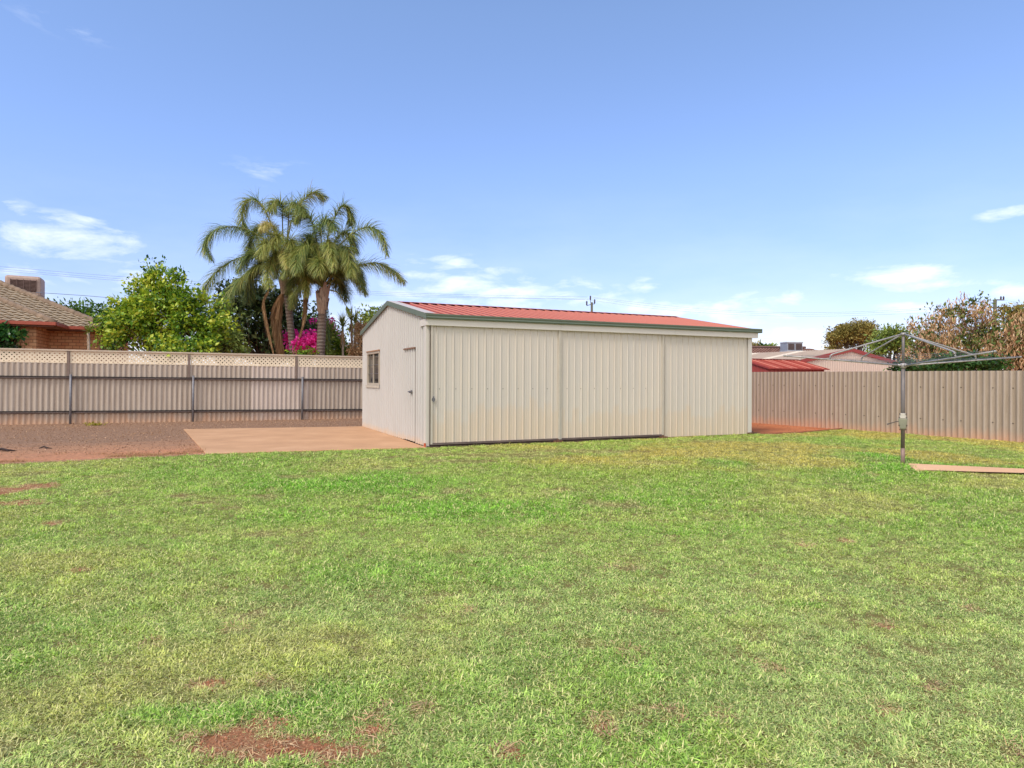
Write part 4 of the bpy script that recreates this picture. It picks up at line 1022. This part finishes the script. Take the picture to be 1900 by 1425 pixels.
def cream_shed():
    A=at(1489,669,37); A2=at(1657,667.5,38.5); u=Vector((A2.x-A.x,A2.y-A.y,0)); 
    u=U; v=Vv; k=ray(1662,668).x; W=(k*A.y-A.x)/(u.x-k*u.y); ze=A.z
    T=thing('cream_shed','wide cream shed with red barge trim and faded roof beyond the tan fence','shed',(A.x,A.y,0),SYAW)
    Pk=at(1583,648.5,(A+u*W/2).y); zr=Pk.z-ze; Ld=11
    rk=lambda s: ze+zr*(1-abs(s-W/2)/(W/2))
    mb=MB(); cladding(mb,trim_profile(0,W,.19,.028),lambda s,o,z:(s,-o,z),0,rk); cladding(mb,trim_profile(0,Ld),lambda s,o,z:(-o,s,z),0,ze); cladding(mb,trim_profile(0,Ld),lambda s,o,z:(W+o,s,z),0,ze); mb.build('wall',plain('cream shed wall',(206,190,176),.55,var=.05),T)
    pale=plain('faded roof steel',(176,156,140),.6,var=.12,scale=1.5); sky=plain('translucent roof sheet',(216,202,184),.5,var=.05)
    for sd in (0,1):
        mb=MB(); x=0; i=0
        while x<Ld:
            x1=min(x+.76,Ld); mm=1 if i in (4,9) else 0
            cladding(mb,trim_profile(x,x1,.19,.028),lambda s,o,t:((-.1+t*(W/2+.1)) if sd==0 else (W+.1-t*(W/2+.1)),s,ze+.05+t*zr+o-.02),0,1,mm); x=x1; i+=1
        mb.build('roof',[pale,sky],T,solid=.004)
    mb=MB()
    for a,b in ((-.15,W/2),(W/2,W+.15)):
        mb.hexa([(a,-.08,rk(a)-.12),(a,-.04,rk(a)-.12),(b,-.04,rk(b)-.12),(b,-.08,rk(b)-.12),(a,-.08,rk(a)+.08),(a,-.04,rk(a)+.08),(b,-.04,rk(b)+.08),(b,-.08,rk(b)+.08)])
    mb.build('barge_board',M['red_trim'],T)
cream_shed()
def tiled_house():
    A=at(1330,665.5,52); T=thing('tiled_house','distant house with a long brown tiled roof between shed eave and cream shed','house',(A.x,A.y,0),.12)
    ze=A.z; mb=MB(); tiled(mb,0,12.0,2.9,.36,0,1,P=lambda x,t,z:(x,t,ze+z)); mb.add([(0,5.8,ze),(12,5.8,ze),(9.1,2.9,ze+1.02),(0,2.9,ze+1.02)],[(0,1,2,3)])
    mb.build('roof',tile_mat('brown tile',(116,84,74),(146,112,98),(160,128,112)),T)
    mb=MB(); mb.tube([(0,2.9,ze+1.1),(9.1,2.9,ze+1.1)],.1,8); mb.build('ridge_cap',plain('ridge',(110,84,76),.8),T)
    mb=MB(); mb.box((.3,.5,0),(11.5,5.3,ze)); mb.build('wall',M['white'],T)
    mb=MB(); mb.box((0,-.1,ze-.12),(12,0,ze+.02)); mb.build('gutter',M['white'],T)
    c=at(1460.5,651,53.5); C=thing('roof_cooler','grey two-panel evaporative cooler on the distant brown roof','air cooler',c-Vector((0,0,.05)),.12)
    w=at(1491,651,53.5).x-c.x; mb=MB(); mb.box((0,0,.04),(w,1.1,.78)); mb.build('casing',M['cooler_grey'],C,bevel=.02)
    mb=MB(); mb.box((-.03,-.03,.7),(w+.03,1.13,.79)); mb.box((-.03,-.03,.0),(w+.03,1.13,.08)); mb.build('rim',plain('rim',(166,170,178),.5),C)
    for a,b in ((.07,.46),(.56,.95)):
        mb=MB(); mb.box((w*a,-.015,.14),(w*b,.02,.64)); 
        for q in range(8): mb.box((w*a,-.03,.15+q*.06),(w*b,-.014,.165+q*.06))
        mb.build('grille',plain('brown grille',(92,80,78),.7),C)
    mb=MB(); mb.box((.3,.2,-.5),(w-.3,.9,.04)); mb.build('duct',M['cooler_grey'],C)
tiled_house()
def white_shed():
    A=at(1856,668,30); T=thing('white_shed','white gable-ended shed mostly hidden by the pod trees at the far right','shed',(A.x,A.y,0),SYAW)
    W=2.4; mb=MB(); rk=lambda s: A.z+.28*(1-abs(s-W/2)/(W/2)); cladding(mb,trim_profile(0,W),lambda s,o,z:(s,-o,z),0,rk); cladding(mb,trim_profile(0,3),lambda s,o,z:(-o,s,z),0,A.z); mb.build('wall',plain('white shed wall',(214,212,218),.6,var=.04),T)
    mb=MB(); mb.hexa([(-.1,-.1,A.z),(W/2,-.1,A.z+.3),(W/2,3,A.z+.3),(-.1,3,A.z),(-.1,-.1,A.z+.03),(W/2,-.1,A.z+.33),(W/2,3,A.z+.33),(-.1,3,A.z+.03)]); mb.hexa([(W/2,-.1,A.z+.3),(W+.1,-.1,A.z),(W+.1,3,A.z),(W/2,3,A.z+.3),(W/2,-.1,A.z+.33),(W+.1,-.1,A.z+.03),(W+.1,3,A.z+.03),(W/2,3,A.z+.33)]); mb.build('roof',plain('pale roof',(190,190,196),.5),T)
white_shed()
def carport():
    A=at(628,655,29); T=thing('low_outbuilding','low brown-edged outbuilding roof just above the lattice fence beside the shed','outbuilding',(A.x,A.y,0),.41)
    mb=MB(); mb.box((0,0,A.z),(2.6,3,A.z+.05)); mb.build('roof',plain('pale sheet',(176,164,158),.6),T)
    mb=MB(); mb.box((.05,.05,0),(2.5,.15,A.z-.002)); mb.box((.05,.15,0),(.15,2.9,A.z-.002)); mb.build('wall',plain('brown board',(112,72,56),.8),T)
carport()

# ---------- poles and wires ----------
def pole2():
    b=at(1098,575,70); T=thing('power_pole','timber power pole with three insulators rising behind the shed roof','power pole',(b.x,70,0))
    zt=at(1098,561,70).z; mb=MB(); mb.tube([(0,0,0),(0,0,zt)],[.17,.12],10); mb.build('post',M['timber_pole'],T,smooth=True)
    mb=MB(); mb.tube([(-.55,0,zt-.35),(0,0,zt-.2),(.32,0,zt-.15)],.035,6); mb.tube([(-.08,0,zt-.4),(-.14,0,zt+.25)],.03,6); mb.build('crossarm',M['rail_top'],T)
    for x,z in ((-.53,zt-.3),(-.15,zt+.25),(.30,zt-.12)):
        mb=MB(); mb.tube([(x,0,z),(x,0,z+.12),(x,0,z+.2),(x,0,z+.3),(x,0,z+.4),(x,0,z+.46)],[.05,.09,.07,.09,.07,.03],8); mb.build('insulator',M['insul'],T,smooth=True)
pole2()
def pole3():
    b=at(1846,600,62); T=thing('power_pole','weathered timber power pole with crossarms behind the brown pod tree','power pole',(b.x,62,0))
    zt=at(1846,557,62).z; mb=MB(); mb.tube([(0,0,0),(0,0,zt)],[.2,.15],10); mb.build('post',M['timber_pole'],T,smooth=True)
    mb=MB(); mb.box((-.6,-.06,zt-.75),(.95,.06,zt-.62)); mb.box((.1,-.05,zt-.02),(.85,.05,zt+.08)); mb.build('crossarm',M['timber_pole'],T)
    for x,z in ((-.5,zt-.62),(.9,zt-.62),(.8,zt+.08),(.55,zt+.08)):
        mb=MB(); mb.tube([(x,0,z),(x,0,z+.1),(x,0,z+.2),(x,0,z+.3)],[.04,.08,.07,.04],8); mb.build('insulator',M['insul'],T,smooth=True)
pole3()
WIRE=plain('weathered cable',(140,150,168),.5,.3)
def wire(pts,d0,d1,r,label):
    n=len(pts); X0,X1=pts[0][0],pts[-1][0]; P=[]
    for x,y in pts:
        f=(x-X0)/(X1-X0); Y=1/((1-f)/d0+f/d1); P.append(at(x,y,Y))
    mb=MB(); mb.tube(catmull(P,24),r*.7,5); o=mb.build('overhead_wire',WIRE,None,smooth=True); tag(o,label,'power line','overhead power lines')
wire([(-120,486),(0,494.5),(220,513),(500,531),(800,545),(1090,551)],45,70,.013,'topmost power line left of the insulator pole, passing behind the palms')
wire([(-120,491),(0,499),(220,517),(500,535),(800,548),(1085,556)],45,70,.013,'middle power line left of the insulator pole, passing behind the palms')
wire([(-120,495),(0,502.5),(220,520.5),(500,538),(800,551),(1100,555)],45,70,.013,'lowest of three power lines left of the insulator pole')
wire([(1097,551),(1200,563),(1330,575),(1500,580),(1680,574),(1856,556)],70,62,.013,'upper power line strung between the two timber poles')
wire([(1101,553),(1200,567),(1330,578),(1500,583),(1680,577),(1851,560)],70,62,.013,'middle power line strung between the two timber poles')
wire([(1089,556),(1200,571),(1330,582),(1500,587),(1680,582),(1836,574)],70,62,.013,'lower power line strung between the two timber poles')
wire([(67,542.5),(150,548),(250,554.5),(420,556)],28.5,40,.016,'short thick service cable running from the brick house roof to the right')
wire([(1856,556),(1900,562),(2000,570)],62,58,.013,'power line leaving the far right pole to the picture edge')
wire([(1250,610),(1405,627),(1540,636)],90,100,.014,'upper faint cable above the distant roof cooler')
wire([(1250,614),(1405,631),(1560,638)],90,100,.014,'lower faint cable crossing at the distant roof cooler')
# ---------- scatter: lawn grass, dry grass, stones ----------
def tuft(name,rng,mat,nb,R,L,w,flat=.5,straw=.25):
    V=[];Fc=[];tn=[]
    for k in range(nb):
        a=rng.random()*6.28; r=R*math.sqrt(rng.random()); p=Vector((math.cos(a)*r,math.sin(a)*r,0)); a2=rng.random()*6.28
        el=math.radians(8+62*rng.random()**(1/flat if flat else 1)); d=Vector((math.cos(a2)*math.cos(el),math.sin(a2)*math.cos(el),math.sin(el)))
        s=Vector((-math.sin(a2),math.cos(a2),0)); ln=L*(.55+.75*rng.random()); b=len(V); t=float(np.clip(rng.random()*.6+(.55 if rng.random()<straw else 0),0,1))
        for j in range(3):
            ww=w*(1,.85,.12)[j]*.5; V+=[p-s*ww,p+s*ww]; d=(d+Vector((0,0,-.38))).normalized(); p=p+d*ln/2
        for j in range(2): Fc.append((b+2*j,b+2*j+1,b+2*j+3,b+2*j+2))
        tn+=[t]*6
    return npmesh(name,[tuple(v) for v in V],Fc,mat,None,tn,link=False)
def scatter(name,label,cat,P,rot,scl,col,protos,kind='stuff'):
    me=bpy.data.meshes.new(name); n=len(P); me.vertices.add(n); me.vertices.foreach_set('co',np.asarray(P,np.float32).ravel())
    for nm,ty,key,arr in (('rot','FLOAT_VECTOR','vector',rot),('gcol','FLOAT_VECTOR','vector',col),('scl','FLOAT','value',scl),('pick','INT','value',RNG.integers(0,len(protos),n).astype(np.int32))):
        a=me.attributes.new(nm,ty,'POINT'); a.data.foreach_set(key,np.ascontiguousarray(arr if ty=='INT' else np.asarray(arr,np.float32)).ravel())
    o=bpy.data.objects.new(name,me); COL.objects.link(o)
    c=bpy.data.collections.new(name+' pieces')
    for p in protos: c.objects.link(p)
    ng=bpy.data.node_groups.new(name,'GeometryNodeTree'); ng.interface.new_socket('Geometry',in_out='INPUT',socket_type='NodeSocketGeometry'); ng.interface.new_socket('Geometry',in_out='OUTPUT',socket_type='NodeSocketGeometry')
    N=ng.nodes; gi=N.new('NodeGroupInput'); go=N.new('NodeGroupOutput'); iop=N.new('GeometryNodeInstanceOnPoints'); ci=N.new('GeometryNodeCollectionInfo')
    ci.inputs['Collection'].default_value=c; ci.inputs['Separate Children'].default_value=True; ci.inputs['Reset Children'].default_value=True
    def na(nm,ty): x=N.new('GeometryNodeInputNamedAttribute'); x.data_type=ty; x.inputs['Name'].default_value=nm; return x.outputs['Attribute']
    mp=N.new('GeometryNodeMeshToPoints'); mp.inputs['Radius'].default_value=.001
    L=ng.links.new; L(gi.outputs[0],mp.inputs['Mesh']); L(mp.outputs[0],iop.inputs['Points']); L(ci.outputs[0],iop.inputs['Instance']); iop.inputs['Pick Instance'].default_value=True
    e2r=N.new('FunctionNodeEulerToRotation'); L(na('rot','FLOAT_VECTOR'),e2r.inputs[0])
    L(na('pick','INT'),iop.inputs['Instance Index']); L(e2r.outputs[0],iop.inputs['Rotation']); L(na('scl','FLOAT'),iop.inputs['Scale'])
    L(iop.outputs[0],go.inputs[0])
    md=o.modifiers.new('scatter','NODES'); md.node_group=ng
    tag(o,label,cat,None,kind); return o
def grass_mat():
    m,t=newmat('grass blades'); a=t.n('ShaderNodeAttribute'); a.attribute_type='INSTANCER'; a.attribute_name='gcol'
    b=t.n('ShaderNodeAttribute'); b.attribute_name='tone'
    c=t.mix(t.ramp(b.outputs['Fac'],[(.0,0.0),(.55,.12),(.7,.75),(1.0,1.0)]),a.outputs['Color'],lin((204,198,140)))
    c=t.mix(1.0,c,t.ramp(b.outputs['Fac'],[(.0,(.5,.54,.5,1)),(.3,(.95,.97,.9,1)),(.55,(1.35,1.32,1.25,1))]),'MULTIPLY')
    t.out(c,.5,0,.35,None,.22); return m
GM=grass_mat()
def lawn_fields(x,y):
    px=950+F*x/y; py=HY+F*CH/y          # only used to read off where the photographed patches lie on the lawn
    lush=vnoise(x*.35+3,y*.35,3,4); dry=vnoise(x*.6+9,y*.6+4,5,5); fine=vnoise(x*2.2,y*2.2,8,4)
    return lush,dry,fine
def bare_field(x,y):
    n=vnoise(x*6,y*6,21,3)-.5; out=np.zeros_like(x)
    for cx,cy,rx,ry,s in BARE:
        d=np.sqrt(((x-cx)/rx)**2+((y-cy)/ry)**2)+n*1.3; out=np.maximum(out,s*(1-sst(d,.55,1.25)))
    r=vnoise(x*1.9+40,y*1.9+11,31,4); out=np.maximum(out,.6*sst(r,.7,.8))
    return out
LUSH=[]
for q in [(700,905,300,26,.8),(860,950,260,26,.9),(560,960,180,20,.7),(1250,985,160,18,.5),(820,1060,280,36,.5),(330,880,220,12,.5),(1770,868,150,8,1.0),(1600,880,140,14,.5),(300,1050,200,60,.3),(1500,1125,60,8,.7),(400,1330,160,20,.7),(1650,850,40,8,1),(560,1300,90,30,.5)]:
    c=gnd(q[0],q[1]); a=gnd(q[0]+q[2],q[1]); b=gnd(q[0],q[1]-q[3]); LUSH.append((c.x,c.y,a.x-c.x,b.y-c.y,q[4]))
def lush_field(x,y):
    n=vnoise(x*1.1,y*1.1,41,4)-.5; out=np.zeros_like(x)
    for cx,cy,rx,ry,s in LUSH:
        d=np.sqrt(((x-cx)/rx)**2+((y-cy)/ry)**2)+n*1.6; out=np.maximum(out,s*(1-sst(d,.3,1.2)))
    return out
def toL(c): return np.array(lin(c)[:3])
def mixc(a,b,f): return a*(1-f[:,None])+b*f[:,None]
rg=np.random.default_rng(5)
P_=[];SC=[];CO=[]
shedpoly=[(SA-U*.02-Vv*.03),(SA+U*(SL+.1)-Vv*.03),(SA+U*(SL+.1)+Vv*SW),(SA+Vv*SW)]
pathpoly=[pp[0],pp[1],pp[1]+d2*9,pp[0]+d1*9]
for (y0,y1,dens,sc) in ((2.0,4.2,2000,.85),(4.2,7.0,1250,1.0),(7.0,11.0,700,1.15),(11.0,22.0,360,1.4)):
    hw1=y1*.80+1.2; n=int(dens*(y1-y0)*2*hw1); x=(rg.random(n)*2-1)*hw1; y=y0+(y1-y0)*rg.random(n)
    k=np.abs(x)<y*.80+1.2; x=x[k];y=y[k]
    k=inpoly(x,y,LAWN)&~inpoly(x,y,shedpoly)&~inpoly(x,y,pathpoly); x=x[k];y=y[k]
    lush,dry,fine=lawn_fields(x,y); bare=bare_field(x,y); L_=np.clip(lush_field(x,y)+sst(lush,.55,.75)*.4,0,1)
    keep=rg.random(len(x))>np.clip(bare*1.02,0,.985)*(1 if True else 0); keep&=rg.random(len(x))>.25*sst(fine,.55,.8)*(1-L_)+.22*sst(1-vnoise(x*7+3,y*7+8,77,3),.5,.75)
    x,y,lush,dry,fine,bare,L_=[q[keep] for q in (x,y,lush,dry,fine,bare,L_)]
    c=mixc(np.tile(toL((156,186,76)),(len(x),1)),toL((168,188,108)),1-sst(y,3.2,7.5)); c=mixc(c,toL((182,194,96)),sst(fine,.45,.7)*.6)
    c=mixc(c,toL((132,168,56)),sst(lush,.45,.65)*.5)
    c=mixc(c,toL((196,188,104)),sst(dry,.52,.74)*.6*(1-L_)); c=mixc(c,toL((122,178,42)),L_*.9)
    # right-hand far lawn is drier; edge of worn patches goes straw
    far=sst(y,8.5,13)*sst(x,-1,1.5); c=mixc(c,toL((206,184,88)),far*sst(dry,.36,.56)*.8*(1-L_)); c=mixc(c,toL((206,180,134)),np.clip(bare,0,1)*.85)
    c*=(1+.24*rg.normal(size=len(x)))[:,None].clip(.6,1.5)
    clump=vnoise(x*7+3,y*7+8,77,3); c*=(.84+.52*clump)[:,None]
    P_.append(np.stack([x,y,np.full(len(x),.004)],1)); CO.append(c)
    SC.append(sc*(.7+.5*rg.random(len(x)))*(.55+.9*clump)*(1+.25*L_-.25*np.clip(bare,0,1))*np.clip(.75+.6*(lush),.8,1.3))
P_=np.concatenate(P_);SC=np.concatenate(SC);CO=np.concatenate(CO); n=len(P_)
rot=np.stack([rg.normal(size=n)*.12,rg.normal(size=n)*.12,rg.random(n)*6.28],1)
prt=[tuft('grass_tuft',rg,GM,27,.045,.026,.0046,.8,.27) for _ in range(12)]
print('grass tufts',n)
scatter('grass','short mown green lawn grass with worn red patches','grass',P_,rot,SC,CO,prt)
# dry grass on the gravel yard near the lawn edge and around the slab
DM,tt=newmat('dead straw'); a=tt.n('ShaderNodeAttribute'); a.attribute_type='INSTANCER'; a.attribute_name='gcol'; b=tt.n('ShaderNodeAttribute'); b.attribute_name='tone'; tt.out(tt.mix(1.0,a.outputs['Color'],tt.ramp(b.outputs['Fac'],[(0.0,(.6,.56,.5,1)),(1.0,(1.05,1,.92,1))]),'MULTIPLY'),.7,0,.2,None,.15)
n0=9000; t=rg.random(n0)*15-1.2; d=np.abs(rg.normal(size=n0))*.55; q=[]; N_=Vector((-dE.y,dE.x,0))
xx=e1.x+dE.x*t+N_.x*d; yy=e1.y+dE.y*t+N_.y*d; k=(vnoise(xx*1.4,yy*1.4,51,4)>.47)&inpoly(xx,yy,GRAVEL); xx=xx[k];yy=yy[k]
x2=rg.random(3500)*14-17; y2=15+rg.random(3500)*9; k=(vnoise(x2*.9,y2*.9,52,4)>.62)&inpoly(x2,y2,GRAVEL); xx=np.concatenate([xx,x2[k]]); yy=np.concatenate([yy,y2[k]])
n=len(xx); cc=mixc(np.tile(toL((196,158,118)),(n,1)),toL((172,130,92)),rg.random(n)); 
scatter('dry_grass','sparse dead straw grass along the edge of the gravel yard','dry grass',np.stack([xx,yy,np.full(n,.006)],1),np.stack([np.zeros(n),np.zeros(n),rg.random(n)*6.28],1),.7+.7*rg.random(n),cc,[tuft('straw_tuft',rg,DM,12,.05,.055,.0045,.5,.6) for _ in range(6)])
# dry thatch lying on the worn lawn patches near the viewer
xs=[];ys=[]
for cx,cy,rx,ry,s in BARE:
    if cy<9:
        m=int(180*rx*ry*3.14*2.2)+12; a=rg.random(m)*6.28; r=(.8+.4*rg.random(m)); xs.append(cx+np.cos(a)*r*rx); ys.append(cy+np.sin(a)*r*ry)
xs=np.concatenate(xs);ys=np.concatenate(ys);n=len(xs)
scatter('dead_thatch','flattened dead grass around the bare red soil patches','dry grass',np.stack([xs,ys,np.full(n,.006)],1),np.stack([rg.normal(size=n)*.3,rg.normal(size=n)*.3,rg.random(n)*6.28],1),.7+.5*rg.random(n),mixc(np.tile(toL((226,196,158)),(n,1)),toL((196,160,122)),rg.random(n)),[tuft('thatch_tuft',rg,DM,12,.04,.036,.0032,.25,.5) for _ in range(6)])
# stones
def stone(rng,mat):
    bm=bmesh.new(); bmesh.ops.create_icosphere(bm,subdivisions=1,radius=1)
    for v in bm.verts: v.co*= .75+.5*rng.random(); v.co.z*=.6
    me=bpy.data.meshes.new('stone'); bm.to_mesh(me); bm.free(); me.materials.append(mat); return bpy.data.objects.new('stone',me)
SM,tt=newmat('yard stones'); a=tt.n('ShaderNodeAttribute'); a.attribute_type='INSTANCER'; a.attribute_name='gcol'; tt.out(a.outputs['Color'],.9,0,.2)
n0=26000; x=rg.random(n0)*22-22; y=13+rg.random(n0)*12; k=inpoly(x,y,GRAVEL); x=x[k];y=y[k]; n=len(x)
cc=mixc(np.tile(toL((134,102,80)),(n,1)),toL((196,158,128)),rg.random(n)**3)
stones=[stone(rg,SM) for _ in range(5)]
scatter('gravel','small scattered stones over the brown gravel yard','gravel',np.stack([x,y,np.full(n,.008)],1),rg.random((n,3))*6,.006+.016*rg.random(n)**3,cc,stones)
x=8+rg.random(5000)*5; y=15+rg.random(5000)*8; rp=[RF1+RD*7,rf]+curve[::-1][1:]+[SA+U*SL,SA+U*SL+Vv*7]; k=inpoly(x,y,[(p[0],p[1]) for p in rp]); 
x=x[k];y=y[k];n=len(x); cc=mixc(np.tile(toL((160,106,76)),(n,1)),toL((180,128,96)),rg.random(n)); bx=[]
for cx,cy,rx,ry,s in BARE[:6]:
    m=150; bx.append(np.stack([cx+rg.normal(size=m)*rx*.5,cy+rg.normal(size=m)*ry*.5],1))
bx=np.concatenate(bx); x=np.concatenate([x,bx[:,0]]); y=np.concatenate([y,bx[:,1]]); cc=np.concatenate([cc,mixc(np.tile(toL((160,106,76)),(len(bx),1)),toL((190,146,116)),rg.random(len(bx))**3)]); n=len(x)
scatter('soil_crumbs','red soil crumbs on the bare dirt beside the shed and in worn lawn patches','soil',np.stack([x,y,np.full(n,.006)],1),rg.random((n,3))*6,np.where(np.hypot(x,y)<9,.0025+.006*rg.random(n)**3,.004+.012*rg.random(n)**3),cc,[s.copy() for s in stones])
# small litter on the gravel yard
def debris(name,label,cat,px,py,L,r,mat):
    b=gnd(px,py); T=MB(); rr=np.random.default_rng(int(px)+3)
    pts=[(-L/2,0,.02),(-L/5,.03,.05),(L/6,-.02,.035),(L/2,.02,.015)]; T.tube(pts,[r*.5,r,r*.8,r*.3],7)
    T.tube([(-L/5,.03,.05),(-L/3,.12,.03)],[r*.6,r*.2],6); T.tube([(L/6,-.02,.035),(L/3,-.1,.02)],[r*.5,r*.2],6)
    o=T.build(name,mat,None,smooth=True); o.location=b; tag(o,label,cat)
dk=plain('charred wood',(58,44,40),.9)
debris('dead_branch','dark fallen branch on the gravel at the left edge of the picture','branch',8,838,.42,.028,dk)
debris('fallen_stick','short black stick on the gravel left of the concrete slab','stick',84,833.5,.26,.018,dk)
wd=thing('weed','small yellow weed growing at the foot of the lattice-topped fence','plant',gnd(176,790))
V,Fa=leaf_cloud(np.array([0,0,.04])+np.random.default_rng(2).normal(size=(120,3))*np.array([.14,.1,.025]),.08,.4); npmesh('leaves',V,Fa,leafmat('yellow weed leaves',[(120,120,40),(186,172,60)],.3),wd,np.random.default_rng(3).random(600))
